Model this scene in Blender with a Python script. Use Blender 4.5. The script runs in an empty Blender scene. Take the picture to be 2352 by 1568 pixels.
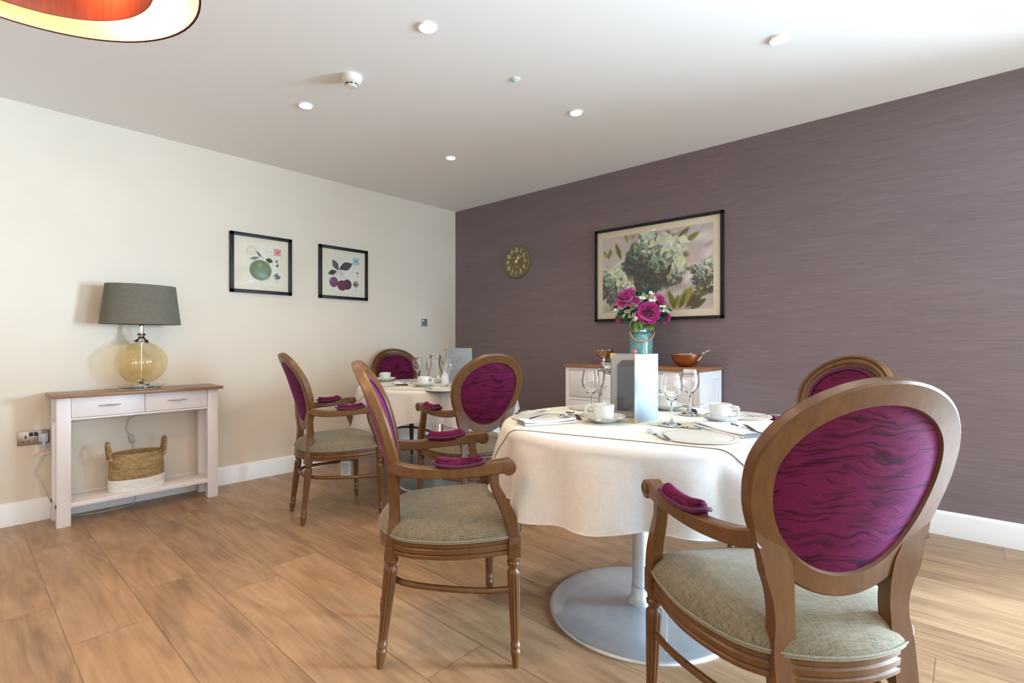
import bpy, bmesh, math, random
import numpy as np
from mathutils import Vector, Matrix
PI = math.pi; S = math.sin; K = math.cos; R_ = math.radians
C = bpy.context.scene.collection
sc = bpy.context.scene
# ------------------------------------------------------------------ camera, world, exposure
H = 2.546
cam_d = bpy.data.cameras.new('camera'); cam = bpy.data.objects.new('camera', cam_d); C.objects.link(cam)
cam.location = (-3.793, -4.256, 1.10); cam.rotation_euler = (R_(90), 0, R_(41.92 - 90))
cam_d.lens = 1164 / 2352 * 36; cam_d.sensor_width = 36; cam_d.clip_start = 0.02
sc.camera = cam
sc.view_settings.view_transform = 'Standard'; sc.view_settings.look = 'None'
sc.view_settings.exposure = 0.32; sc.view_settings.gamma = 1.0
sc.view_settings.use_curve_mapping = False
w = bpy.data.worlds.new('World'); sc.world = w; w.use_nodes = True
w.node_tree.nodes['Background'].inputs[0].default_value = (0.72, 0.84, 1.0, 1)
w.node_tree.nodes['Background'].inputs[1].default_value = 2.2

def area(name, loc, rot, sx, sy, e, col):
    d = bpy.data.lights.new(name, 'AREA'); d.shape = 'RECTANGLE'; d.size = sx; d.size_y = sy; d.energy = e; d.color = col; d.spread = R_(135)
    o = bpy.data.objects.new(name, d); C.objects.link(o); o.location = loc; o.rotation_euler = rot
    return o
# daylight outside the two glazed openings (right wall beyond the frame, wall behind the camera), then an added warm fill
area('daylight_and_fill', (0.95, -7.35, 1.22), (0, R_(78), R_(-37)), 1.5, 1.2, 560, (0.62, 0.82, 1.0))
area('daylight_and_fill', (-0.92, -8.95, 1.2), (R_(75), 0, 0), 1.5, 1.9, 125, (0.48, 0.75, 1.0))
area('daylight_and_fill', (-4.6, -9.05, 1.4), (R_(118), 0, 0), 3.2, 2.0, 45, (1.0, 0.82, 0.60))  # added warm fill lamp, set outside the rear window

# ------------------------------------------------------------------ materials
def mat(name, col, rough=.5, metal=0, **kw):
    m = bpy.data.materials.new(name); m.use_nodes = True
    b = m.node_tree.nodes['Principled BSDF']
    b.inputs['Base Color'].default_value = (*col, 1); b.inputs['Roughness'].default_value = rough
    b.inputs['Metallic'].default_value = metal
    for k, v in kw.items():
        b.inputs[k.replace('_', ' ')].default_value = v
    return m
class G:
    def __init__(s, m): s.m = m; s.t = m.node_tree; s.n = s.t.nodes; s.b = s.n['Principled BSDF']
    def N(s, typ, **kw):
        n = s.n.new(typ)
        for k, v in kw.items():
            if k.startswith('i_'):
                n.inputs[k[2:].replace('_', ' ')].default_value = v
            else: setattr(n, k, v)
        return n
    def L(s, a, b): s.t.links.new(a, b)
    def M(s, op, a, b=None, c=None):
        n = s.n.new('ShaderNodeMath'); n.operation = op
        for i, v in enumerate((a, b, c)):
            if v is None: continue
            if isinstance(v, (int, float)): n.inputs[i].default_value = v
            else: s.L(v, n.inputs[i])
        return n.outputs[0]
    def co(s, scale=(1, 1, 1), kind='Object', rot=(0, 0, 0)):
        c = s.N('ShaderNodeTexCoord'); mp = s.N('ShaderNodeMapping')
        mp.inputs['Scale'].default_value = scale; mp.inputs['Rotation'].default_value = rot
        s.L(c.outputs[kind], mp.inputs['Vector']); return mp.outputs[0]
    def noise(s, vec, scale=5, detail=4, rough=.55, dist=0):
        n = s.N('ShaderNodeTexNoise'); s.L(vec, n.inputs['Vector'])
        n.inputs['Scale'].default_value = scale; n.inputs['Detail'].default_value = detail
        n.inputs['Roughness'].default_value = rough; n.inputs['Distortion'].default_value = dist
        return n.outputs[0]
    def ramp(s, fac, stops):
        r = s.N('ShaderNodeValToRGB'); s.L(fac, r.inputs[0]); e = r.color_ramp.elements
        while len(e) < len(stops): e.new(.5)
        for i, (p, c) in enumerate(stops): e[i].position = p; e[i].color = (*c, 1)
        return r.outputs[0]
    def bump(s, h, strength=.3, dist=.002):
        b = s.N('ShaderNodeBump'); b.inputs['Strength'].default_value = strength; b.inputs['Distance'].default_value = dist
        s.L(h, b.inputs['Height']); s.L(b.outputs[0], s.b.inputs['Normal'])
def noisy(name, c1, c2, scale=(1, 1, 1), ns=8, rough=.5, bump=.0, bd=.001, lo=.35, hi=.65, detail=5, dist=0, kind='Object', **kw):
    m = mat(name, c1, rough, **kw); g = G(m)
    n = g.noise(g.co(scale, kind), ns, detail, .6, dist)
    g.L(g.ramp(n, [(lo, c1), (hi, c2)]), g.b.inputs['Base Color'])
    if bump: g.bump(n, bump, bd)
    return m
def thin_glass(name, tint, refl_rough=0.0, gl=1.0):
    m = bpy.data.materials.new(name); m.use_nodes = True; t = m.node_tree; n = t.nodes; n.clear()
    o = n.new('ShaderNodeOutputMaterial'); mx = n.new('ShaderNodeMixShader'); tr = n.new('ShaderNodeBsdfTransparent')
    gs = n.new('ShaderNodeBsdfGlossy'); lw = n.new('ShaderNodeLayerWeight'); lw.inputs[0].default_value = .5; pw = n.new('ShaderNodeMath'); pw.operation = 'POWER'; pw.inputs[1].default_value = 4; t.links.new(lw.outputs['Facing'], pw.inputs[0]); fr = n.new('ShaderNodeMath'); fr.operation = 'MULTIPLY_ADD'; fr.inputs[1].default_value = .9; fr.inputs[2].default_value = .045; t.links.new(pw.outputs[0], fr.inputs[0])
    tr.inputs[0].default_value = (*tint, 1); gs.inputs[0].default_value = (gl, gl, gl, 1); gs.inputs['Roughness'].default_value = refl_rough
    t.links.new(fr.outputs[0], mx.inputs[0]); t.links.new(tr.outputs[0], mx.inputs[1]); t.links.new(gs.outputs[0], mx.inputs[2])
    t.links.new(mx.outputs[0], o.inputs[0]); return m
def emis(name, col, s):
    m = mat(name, (0, 0, 0)); b = m.node_tree.nodes['Principled BSDF']
    b.inputs['Emission Color'].default_value = (*col, 1); b.inputs['Emission Strength'].default_value = s; return m
def wood(name, c1, c2, rough=.35, axis=2, sc_=1.0, coat=.2):
    m = mat(name, c1, rough); g = G(m); s = [22 * sc_] * 3; s[axis] = 2.2 * sc_
    v = g.co(tuple(s)); n = g.noise(v, 2.2, 5, .6, .4)
    g.L(g.ramp(n, [(.3, c1), (.7, c2)]), g.b.inputs['Base Color'])
    g.b.inputs['Coat Weight'].default_value = coat; g.b.inputs['Coat Roughness'].default_value = .25
    g.bump(n, .05, .001); return m

WOODC = wood('chair_walnut', (.098, .036, .007), (.155, .062, .014), .36, coat=.14)
def velvet():
    m = mat('velvet', (.25, .01, .1), .75); g = G(m)
    c = g.N('ShaderNodeTexCoord'); 
    warp = g.noise(g.co((6, 6, 9)), 1.3, 2, .5)
    mp = g.N('ShaderNodeMapping'); mp.inputs['Scale'].default_value = (7, 7, 70)
    va = g.N('ShaderNodeVectorMath', operation='ADD'); sp = g.N('ShaderNodeCombineXYZ')
    g.L(g.M('MULTIPLY', warp, .09), sp.inputs[2]); g.L(c.outputs['Object'], va.inputs[0]); g.L(sp.outputs[0], va.inputs[1])
    g.L(va.outputs[0], mp.inputs[0])
    n1 = g.noise(mp.outputs[0], 1.6, 3, .55, .3); n2 = g.noise(g.co((7, 7, 14)), 2.0, 2, .5)
    st = g.ramp(n1, [(.33, (0, 0, 0)), (.50, (1, 1, 1))])
    k = g.M('MULTIPLY', g.M('ADD', g.M('MULTIPLY', st, .75), .25), g.M('ADD', g.M('MULTIPLY', n2, .7), .62))
    g.L(g.ramp(k, [(.1, (.016, .001, .005)), (.55, (.058, .002, .014)), (1, (.118, .006, .042))]), g.b.inputs['Base Color'])
    g.b.inputs['Sheen Weight'].default_value = .24; g.b.inputs['Sheen Roughness'].default_value = .35
    g.b.inputs['Sheen Tint'].default_value = (.80, .20, 1.0, 1)
    g.b.inputs['Specular IOR Level'].default_value = .15
    g.bump(n1, .5, .004); return m
VELVET = velvet()
PIPEV = noisy('velvet_piping', (.05, .002, .018), (.09, .005, .04), (20, 20, 20), 10, .7, Sheen_Weight=.15, Sheen_Tint=(.9, .3, 1, 1))
def tweed():
    m = mat('seat_fabric', (.3, .27, .2), .9); g = G(m)
    a = g.noise(g.co((500, 30, 60)), 1.0, 3, .7); b = g.noise(g.co((30, 500, 60)), 1.0, 3, .7); c = g.noise(g.co((9, 9, 9)), 1, 3, .6)
    k = g.M('ADD', g.M('MULTIPLY', g.M('ADD', a, b), .42), g.M('MULTIPLY', c, .16))
    g.L(g.ramp(k, [(.38, (.100, .078, .046)), (.62, (.265, .222, .148))]), g.b.inputs['Base Color'])
    g.b.inputs['Sheen Weight'].default_value = .15; g.bump(k, .35, .001); return m
TWEED = tweed()
SPIPE = noisy('seat_piping', (.20, .175, .125), (.32, .29, .22), (40, 40, 40), 8, .85)
def linen(name, c1, c2):
    m = mat(name, c1, .72); g = G(m)
    n = g.noise(g.co((1, 1, 1)), 24, 4, .6, 1.8)
    g.L(g.ramp(n, [(.50, c1), (.56, c2)]), g.b.inputs['Base Color'])
    r = g.ramp(n, [(.50, (.75,) * 3), (.56, (.45,) * 3)]); g.L(r, g.b.inputs['Roughness'])
    g.b.inputs['Sheen Weight'].default_value = .2
    g.bump(n, .08, .001); return m
CLOTH = linen('white_damask', (.665, .62, .585), (.69, .645, .61))
CREAM = linen('cream_damask', (.66, .61, .49), (.70, .65, .54))
NAPK = noisy('napkin_cotton', (.74, .73, .74), (.78, .77, .78), (1, 1, 1), 30, .8, .05)
WHITEP = mat('painted_white', (.80, .745, .74), .42)
TRIMW = mat('gloss_white_trim', (.86, .85, .84), .35)
OAK = wood('oak_top', (.20, .095, .038), (.33, .17, .075), .35, 0, .6)
OAKY = wood('oak_top_y', (.21, .085, .03), (.36, .16, .06), .35, 1, .6)
STEEL = mat('brushed_steel', (.62, .64, .66), .28, 1)
def brushed():
    m = mat('satin_steel', (.55, .58, .61), .42, .75); g = G(m); n = g.noise(g.co((3, 3, 3)), 6, 5, .6)
    g.L(g.ramp(n, [(.3, (.58, .63, .68)), (.7, (.68, .72, .76))]), g.b.inputs['Base Color']); return m
SATIN = brushed()
CHROME = mat('chrome', (.82, .81, .8), .07, 1)
CUTL = mat('cutlery_steel', (.72, .73, .75), .12, 1)
HANDLE = mat('nickel_handle', (.62, .57, .48), .3, 1)
CERAM = mat('white_ceramic', (.72, .72, .68), .12, Coat_Weight=.5)
MATTOP = mat('mat_cream', (.64, .62, .55), .32)
MATBR = mat('mat_brown_board', (.20, .085, .035), .6)
GREYL = mat('grey_line', (.22, .22, .22), .5)
def rglass(name, col=(1, 1, 1), r=0.0):
    return mat(name, col, r, 0, Transmission_Weight=1.0, IOR=1.45)
GLASS = rglass('clear_glass')
TGLASS = thin_glass('window_pane_glass', (.97, .98, .98))
GLAZE = thin_glass('picture_glazing', (1, 1, 1), 0, .55)
AMBER = thin_glass('amber_glass', (.955, .885, .73))
ACRYL = thin_glass('clear_acrylic', (.88, .90, .92), .05)
FRAME = noisy('black_frame_wood', (.006, .006, .007), (.012, .012, .014), (6, 6, 6), 9, .45, Specular_IOR_Level=.3)
MOUNT = mat('cream_mount', (.80, .70, .53), .75)
GREYLEATH = noisy('grey_leatherette', (.25, .29, .32), (.29, .33, .36), (1, 1, 1), 60, .55, .15, .0006, Specular_IOR_Level=.25)
MENUIN = mat('menu_grey_lining', (.46, .46, .42), .6)
MENUDK = mat('menu_dark_pocket', (.13, .13, .15), .35)
PLAST = thin_glass('clear_pocket_film', (.93, .92, .96))
GOLD = mat('gold_corner', (.85, .58, .18), .22, 1)
GREEN = noisy('leaf_green', (.012, .10, .055), (.03, .20, .11), (1, 1, 1), 40, .4)
LIME = noisy('light_leaf_green', (.10, .22, .02), (.22, .36, .05), (1, 1, 1), 50, .45)
PEONY = noisy('peony_petal', (.42, .004, .16), (.62, .02, .32), (1, 1, 1), 45, .55, Sheen_Weight=.4)
PINK = mat('carnation_pink', (.85, .32, .38), .6)
WHITEF = mat('white_blossom', (.88, .88, .80), .6)
BLACK = mat('black_plastic', (.01, .01, .012), .4)
WHITEPL = mat('white_plastic', (.80, .80, .76), .4)
CREAMPL = mat('cream_plastic', (.78, .74, .64), .45)

# ------------------------------------------------------------------ mesh helpers
class MB:
    def __init__(s): s.v = []; s.f = []
    def add(s, vs, fs):
        o = len(s.v); s.v += [tuple(v) for v in vs]; s.f += [tuple(i + o for i in f) for f in fs]; return s
    def box(s, x0, x1, y0, y1, z0, z1, b=0):
        if b <= 0:
            vs = [(x, y, z) for x in (x0, x1) for y in (y0, y1) for z in (z0, z1)]
            return s.add(vs, [(0, 1, 3, 2), (4, 6, 7, 5), (0, 4, 5, 1), (2, 3, 7, 6), (0, 2, 6, 4), (1, 5, 7, 3)])
        b = min(b, (x1 - x0) * .49, (y1 - y0) * .49, (z1 - z0) * .49)
        bm = bmesh.new(); bmesh.ops.create_cube(bm, size=1)
        for v in bm.verts:
            v.co = ((x0 + x1) / 2 + v.co.x * (x1 - x0), (y0 + y1) / 2 + v.co.y * (y1 - y0), (z0 + z1) / 2 + v.co.z * (z1 - z0))
        bmesh.ops.bevel(bm, geom=list(bm.edges), offset=b, segments=2, affect='EDGES', profile=.5)
        bm.verts.ensure_lookup_table(); bm.verts.index_update()
        s.add([v.co.copy() for v in bm.verts], [[v.index for v in f.verts] for f in bm.faces]); bm.free(); return s
    def grid(s, rows, closeu=False, closev=False):
        """rows: list of rows of points"""
        o = len(s.v); n = len(rows); m = len(rows[0])
        for r in rows: s.v += [tuple(p) for p in r]
        for i in range(n if closeu else n - 1):
            for j in range(m if closev else m - 1):
                a = o + i * m + j; b = o + i * m + (j + 1) % m
                c = o + ((i + 1) % n) * m + (j + 1) % m; d = o + ((i + 1) % n) * m + j
                s.f.append((a, b, c, d))
        return s
    def lathe(s, prof, n=32, c=(0, 0, 0), sx=1, sy=1, flute=None, caps=True):
        rows = []
        for (r, z) in prof:
            row = []
            for i in range(n):
                a = 2 * PI * i / n; rr = r
                if flute and flute[0] <= z <= flute[1]: rr = r * (1 - flute[3] * (.5 + .5 * K(a * flute[2])) ** 2)
                row.append((c[0] + rr * K(a) * sx, c[1] + rr * S(a) * sy, c[2] + z))
            rows.append(row)
        o = len(s.v); s.grid(rows, closev=True); m = n
        if caps:
            if prof[0][0] > 1e-5: s.f.append(tuple(o + j for j in reversed(range(m))))
            if prof[-1][0] > 1e-5: s.f.append(tuple(o + (len(prof) - 1) * m + j for j in range(m)))
        return s
    def tube(s, pts, r, n=10, closed=False, caps=True, prof=None, up=None):
        P = [Vector(p) for p in pts]; N = len(P); rows = []; prev = None
        for i in range(N):
            if closed: t = P[(i + 1) % N] - P[i - 1]
            else: t = P[min(i + 1, N - 1)] - P[max(i - 1, 0)]
            if t.length < 1e-9: t = Vector((0, 0, 1))
            t.normalize()
            if up is not None: ref = Vector(up[i] if isinstance(up, list) else up)
            elif prev is None: ref = Vector((0, 0, 1)) if abs(t.z) < .9 else Vector((1, 0, 0))
            else: ref = prev
            b = ref - t * ref.dot(t)
            if b.length < 1e-6: b = t.orthogonal()
            b.normalize(); prev = b; a = b.cross(t)   # a: side, b: up
            rr = r[i] if isinstance(r, (list, tuple)) else r
            if prof: rows.append([P[i] + a * (u * (rr if not isinstance(rr, tuple) else rr[0])) + b * (v * (rr if not isinstance(rr, tuple) else rr[1])) for u, v in prof])
            else:
                rx, ry = rr if isinstance(rr, tuple) else (rr, rr)
                rows.append([P[i] + a * (K(2 * PI * k / n) * rx) + b * (S(2 * PI * k / n) * ry) for k in range(n)])
        o = len(s.v); m = len(rows[0]); s.grid(rows, closeu=closed, closev=True)
        if not closed and caps:
            s.f.append(tuple(o + j for j in reversed(range(m)))); s.f.append(tuple(o + (N - 1) * m + j for j in range(m)))
        return s
    def prism(s, poly, d0, d1, axis='z'):
        n = len(poly)
        def mk(p, d): return {'z': (p[0], p[1], d), 'y': (p[0], d, p[1]), 'x': (d, p[0], p[1])}[axis]
        vs = [mk(p, d0) for p in poly] + [mk(p, d1) for p in poly]
        return s.add(vs, [tuple(range(n))[::-1], tuple(range(n, 2 * n))] + [(i, (i + 1) % n, n + (i + 1) % n, n + i) for i in range(n)])
    def xf(s, m):
        s.v = [tuple(m @ Vector(v)) for v in s.v]; return s
    def build(s, name, m, parent=None, ang=38, label=None):
        me = bpy.data.meshes.new(name); bm = bmesh.new()
        vs = [bm.verts.new(v) for v in s.v]
        for f in s.f:
            try: bm.faces.new([vs[i] for i in f])
            except ValueError: pass
        bmesh.ops.recalc_face_normals(bm, faces=bm.faces)
        for f in bm.faces: f.smooth = True
        for e in bm.edges:
            if len(e.link_faces) == 2 and e.calc_face_angle(0) > R_(ang): e.smooth = False
        bm.to_mesh(me); bm.free(); me.materials.append(m)
        o = bpy.data.objects.new(name, me); C.objects.link(o)
        if parent is not None: o.parent = parent
        if label: o['label'] = label
        return o
def cr(pts, n=8, closed=False):
    P = [Vector(p) for p in pts]; N = len(P); out = []
    for i in range(N if closed else N - 1):
        if closed: a, b, c, d = P[i - 1], P[i], P[(i + 1) % N], P[(i + 2) % N]
        else: a, b, c, d = P[max(i - 1, 0)], P[i], P[i + 1], P[min(i + 2, N - 1)]
        for k in range(n):
            t = k / n
            out.append(.5 * (2 * b + (c - a) * t + (2 * a - 5 * b + 4 * c - d) * t * t + (3 * b - a - 3 * c + d) * t ** 3))
    if not closed: out.append(P[-1])
    return out
def interp(x, tab):
    if x <= tab[0][0]: return tab[0][1]
    for (a, b), (c, d) in zip(tab, tab[1:]):
        if x <= c:
            t = (x - a) / (c - a); return b + (d - b) * t
    return tab[-1][1]
def thing(name, label, cat, loc=(0, 0, 0), rz=0, group=None):
    o = bpy.data.objects.new(name, None); C.objects.link(o); o.location = loc; o.rotation_euler = (0, 0, rz)
    o.empty_display_size = .05
    o['label'] = label; o['category'] = cat
    if group: o['group'] = group
    return o
def tag(o, label, cat, group=None, loc=None, rz=None):
    o['label'] = label; o['category'] = cat
    if group: o['group'] = group
    if loc is not None: o.location = loc
    if rz is not None: o.rotation_euler = (0, 0, rz)
    return o
def dup(root, loc, rz, label, group=None):
    def cp(o, par):
        c = o.copy(); C.objects.link(c); c.parent = par
        for ch in kids.get(o.name, []): cp(ch, c)
        return c
    kids = {}
    for o in bpy.data.objects:
        if o.parent: kids.setdefault(o.parent.name, []).append(o)
    r = cp(root, None); r.location = loc; r.rotation_euler = (0, 0, rz); r['label'] = label
    if group: r['group'] = group
    return r
def struct(mb, name, m):
    o = mb.build(name, m); o['kind'] = 'structure'; return o
def text_mb(body, size, ext=.0006, align='CENTER', sx=1.0, bold=0.0):
    cu = bpy.data.curves.new('t', 'FONT'); cu.body = body; cu.size = size; cu.extrude = ext; cu.align_x = align; cu.align_y = 'CENTER'; cu.offset = bold
    o = bpy.data.objects.new('t', cu); C.objects.link(o)
    bpy.context.view_layer.update()
    dg = bpy.context.evaluated_depsgraph_get(); me = bpy.data.meshes.new_from_object(o.evaluated_get(dg))
    mb = MB().add([(v.co.x * sx, v.co.y, v.co.z) for v in me.vertices], [tuple(p.vertices) for p in me.polygons])
    bpy.data.objects.remove(o); bpy.data.curves.remove(cu); bpy.data.meshes.remove(me); return mb

# ------------------------------------------------------------------ room shell
def floor_mat():
    m = mat('wood_plank_floor', (.4, .2, .1), .36); g = G(m)
    c = g.N('ShaderNodeTexCoord'); sp = g.N('ShaderNodeSeparateXYZ'); g.L(c.outputs['Object'], sp.inputs[0])
    px = g.M('MULTIPLY', sp.outputs[0], 4.0); row = g.M('FLOOR', px); fx = g.M('FRACT', px)
    wn = g.N('ShaderNodeTexWhiteNoise', noise_dimensions='1D'); g.L(row, wn.inputs['W'])
    py = g.M('ADD', g.M('MULTIPLY', sp.outputs[1], 1 / 1.22), g.M('MULTIPLY', wn.outputs[0], 3.7)); col = g.M('FLOOR', py); fy = g.M('FRACT', py)
    idv = g.N('ShaderNodeCombineXYZ'); g.L(row, idv.inputs[0]); g.L(col, idv.inputs[1])
    w2 = g.N('ShaderNodeTexWhiteNoise', noise_dimensions='3D'); g.L(idv.outputs[0], w2.inputs['Vector'])
    off = g.N('ShaderNodeVectorMath', operation='SCALE'); g.L(w2.outputs[1], off.inputs[0]); off.inputs[3].default_value = 37
    ad = g.N('ShaderNodeVectorMath', operation='ADD'); g.L(c.outputs['Object'], ad.inputs[0]); g.L(off.outputs[0], ad.inputs[1])
    def ns(scale, sc, det, ro=.6, d=0):
        mp = g.N('ShaderNodeMapping'); mp.inputs['Scale'].default_value = scale; g.L(ad.outputs[0], mp.inputs[0]); return g.noise(mp.outputs[0], sc, det, ro, d)
    big = ns((7, .75, 1), 1.1, 2, .45, .2)
    rings = g.M('MULTIPLY', g.M('ADD', g.M('SINE', g.M('MULTIPLY', big, 60)), 1), .5)
    fine = ns((120, 4, 1), 1.0, 4, .65)
    blot = ns((6, 1.3, 1), 1.6, 5, .6, .4)
    k = g.M('ADD', g.M('ADD', g.M('MULTIPLY', rings, .075), g.M('MULTIPLY', fine, .24)), g.M('ADD', g.M('MULTIPLY', blot, .50), g.M('MULTIPLY', w2.outputs[0], .13)))
    colr = g.ramp(k, [(.31, (.215, .122, .064)), (.48, (.355, .212, .112)), (.66, (.475, .30, .170))])
    e1 = g.M('MINIMUM', fx, g.M('SUBTRACT', 1, fx)); e2 = g.M('MINIMUM', fy, g.M('SUBTRACT', 1, fy))
    seam = g.M('MAXIMUM', g.M('LESS_THAN', e1, .008), g.M('LESS_THAN', e2, .0016))
    mx = g.N('ShaderNodeMix', data_type='RGBA'); g.L(g.M('MULTIPLY', seam, .55), mx.inputs[0]); g.L(colr, mx.inputs[6]); mx.inputs[7].default_value = (.10, .045, .02, 1)
    g.L(mx.outputs[2], g.b.inputs['Base Color'])
    g.L(g.M('ADD', .30, g.M('MULTIPLY', fine, .18)), g.b.inputs['Roughness'])
    g.bump(g.M('SUBTRACT', g.M('MULTIPLY', fine, .3), seam), .12, .0015)
    g.b.inputs['Coat Weight'].default_value = .12; g.b.inputs['Coat Roughness'].default_value = .2
    return m
XN, YN = -7.4, -8.6
struct(MB().box(XN - .1, .12, YN - .1, .12, -.1, 0), 'floor', floor_mat())
CEIL = mat('ceiling_white', (.89, .87, .85), .9)
struct(MB().box(XN - .1, .12, YN - .1, .12, H, H + .1), 'ceiling', CEIL)
WALLW = noisy('wall_paint_ivory', (.735, .645, .535), (.755, .665, .555), (1, 1, 1), 3, .85)
struct(MB().box(XN - .1, .12, 0, .12, 0, H), 'wall_left', WALLW)
def wallpaper():
    m = mat('mauve_grasscloth', (.12, .09, .09), .75); g = G(m)
    a = g.noise(g.co((1, 3.0, 110)), 1.0, 6, .75); b = g.noise(g.co((1, 12, 330)), 1.0, 4, .7); c = g.noise(g.co((1, .8, 6)), 1.0, 3, .6)
    sp = g.N('ShaderNodeSeparateXYZ'); g.L(g.co(), sp.inputs[0])
    pan = g.M('FLOOR', g.M('MULTIPLY', g.M('ADD', sp.outputs[1], .18), 1 / .87)); wn = g.N('ShaderNodeTexWhiteNoise', noise_dimensions='1D'); g.L(pan, wn.inputs['W'])
    k = g.M('ADD', g.M('ADD', g.M('MULTIPLY', a, .5), g.M('MULTIPLY', b, .3)), g.M('ADD', g.M('MULTIPLY', c, .15), g.M('MULTIPLY', wn.outputs[0], .03)))
    g.L(g.ramp(k, [(.28, (.125, .084, .088)), (.46, (.185, .134, .140)), (.64, (.235, .178, .188))]), g.b.inputs['Base Color'])
    g.b.inputs['Sheen Weight'].default_value = .25
    g.bump(k, .25, .001); return m
WP = wallpaper()
# right wall with an opening for the glazed door (beyond the right edge of the photo)
wr = MB(); D0, D1, DH = -5.36, -8.1, 2.31
wr.box(0, .12, D0, 0, 0, H); wr.box(0, .12, D1, D0, DH, H); wr.box(0, .12, YN - .1, D1, 0, H)
struct(wr, 'wall_right', WP)
# wall behind the camera with a window
wb = MB(); B0, B1, BZ0, BZ1 = -6.2, -3.0, .6, 2.3
wb.box(XN - .1, B0, YN - .1, YN, 0, H); wb.box(B1, -1.75, YN - .1, YN, 0, H); wb.box(-.12, 0, YN - .1, YN, 0, H); wb.box(-1.75, -.12, YN - .1, YN, 2.25, H); wb.box(B0, B1, YN - .1, YN, 0, BZ0); wb.box(B0, B1, YN - .1, YN, BZ1, H)
struct(wb, 'wall_rear', WALLW)
struct(MB().box(XN - .1, XN, YN, 0, 0, H), 'wall_near', WALLW)
d = MB()
for y in (D0, (D0 + D1) / 2 - .25, D1 + .06): d.box(.03, .09, y - .06, y, 0, DH)
d.box(.03, .09, D1, D0, DH - .06, DH); d.box(.03, .09, D1, D0, 0, .07)
o = struct(d, 'door_1', TRIMW)
p = MB().box(.058, .064, D1 + .06, D0 - .06, .07, DH - .06).build('pane', TGLASS, o)
d = MB()
for x in (B0, (B0 + B1) / 2 - .03, B1 - .06): d.box(x, x + .06, YN - .08, YN - .02, BZ0, BZ1)
d.box(B0, B1, YN - .08, YN - .02, BZ0, BZ0 + .06); d.box(B0, B1, YN - .08, YN - .02, BZ1 - .06, BZ1)
o = struct(d, 'window_1', TRIMW)
MB().box(B0 + .06, B1 - .06, YN - .053, YN - .047, BZ0 + .06, BZ1 - .06).build('pane', TGLASS, o)
d = MB()
for x in (-1.75, -.965, -.18): d.box(x, x + .06, YN - .08, YN - .02, 0, 2.25)
d.box(-1.75, -.12, YN - .08, YN - .02, 0, .07); d.box(-1.75, -.12, YN - .08, YN - .02, 2.19, 2.25)
o = struct(d, 'door_2', TRIMW)
MB().box(-1.69, -.18, YN - .053, YN - .047, .07, 2.19).build('pane', TGLASS, o)
def skirt(axis, a, b):
    prof = [(0, 0), (.016, 0), (.016, .118), (.012, .130), (.006, .136), (0, .136)]
    m = MB()
    if axis == 'x': m.add([(x, -p[0], p[1]) for x in (a, b) for p in prof], [tuple(range(6)), tuple(range(6, 12))] + [(i, (i + 1) % 6, 6 + (i + 1) % 6, 6 + i) for i in range(6)])
    else: m.add([(-p[0], y, p[1]) for y in (a, b) for p in prof], [tuple(range(6)), tuple(range(6, 12))] + [(i, (i + 1) % 6, 6 + (i + 1) % 6, 6 + i) for i in range(6)])
    return m
struct(skirt('x', XN, -.016), 'baseboard_left', TRIMW)
struct(skirt('y', -.016, D0), 'baseboard_right', TRIMW)

# ------------------------------------------------------------------ downlights and ceiling fittings
LENS = emis('downlight_lens', (1, .97, .92), 30)
BEZ = mat('white_bezel', (.85, .85, .84), .4)
def downlight(x, y, label, vis=True, e=17):
    t = thing('downlight', label, 'ceiling light', (x, y, H), 0, 'recessed ceiling downlights')
    MB().lathe([(.043, -.001), (.043, -.006), (.038, -.009), (.031, -.006), (.029, -.002), (.029, -.001)], 28, caps=False).build('bezel', BEZ, t)
    MB().lathe([(.0001, -.004), (.029, -.004)], 24, caps=False).build('lens', LENS, t)
    d = bpy.data.lights.new('spot', 'SPOT'); d.energy = e; d.color = (1, .85, .66); d.spot_size = R_(125); d.spot_blend = .75; d.shadow_soft_size = .03
    o = bpy.data.objects.new('bulb', d); C.objects.link(o); o.parent = t; o.location = (0, 0, -.015)
    return t
DL = [(-2.321, -2.41, 'recessed downlight glowing on the ceiling, left one of the two nearest the camera'),
      (-1.14, -3.585, 'recessed downlight glowing at the upper right of the ceiling'),
      (-2.33, -1.245, 'recessed downlight glowing beside the smoke detector, above the framed prints'),
      (-1.145, -2.42, 'recessed downlight glowing in front of the mauve wall, right of the green sensor'),
      (-1.15, -1.235, 'recessed downlight glowing nearest the far corner of the room')]
for x, y, l in DL: downlight(x, y, l)
for x, y in ((-2.33, -3.58), (-3.6, -4.9), (-2.33, -4.9), (-1.14, -4.9), (-4.8, -3.58), (-4.8, -1.245), (-3.6, -6.3), (-1.7, -6.3), (-5.5, -6.3)):
    downlight(x, y, 'recessed downlight on the ceiling outside the picture', e=6)
t = thing('smoke_detector', 'cream round smoke detector on the ceiling', 'smoke detector', (-2.318, -1.756, H))
MB().lathe([(.052, 0), (.054, -.012), (.050, -.016)], 40).build('base', WHITEPL, t)
MB().lathe([(.049, -.016), (.049, -.030), (.040, -.038), (.031, -.040), (.030, -.052), (.024, -.058), (.0001, -.060)], 40).build('sensor_head', CREAMPL, t)
sl = MB()
for i in range(8):
    a = i * PI / 4 + .2
    b = MB().box(.0295, .0325, -.008, .008, -.050, -.043); b.xf(Matrix.Rotation(a, 4, 'Z')); sl.add(b.v, b.f)
sl.build('vent_slots', BLACK, t)
t = thing('ceiling_sensor', 'tiny white ceiling sensor with a green light', 'sensor', (-1.70, -2.403, H))
MB().lathe([(.026, 0), (.026, -.004), (.012, -.009), (.0001, -.010)], 28).build('cover', WHITEPL, t)
MB().lathe([(.005, -.009), (.005, -.012), (.0001, -.013)], 12).build('indicator', emis('green_led', (.1, 1, .4), 1.5), t)

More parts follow.
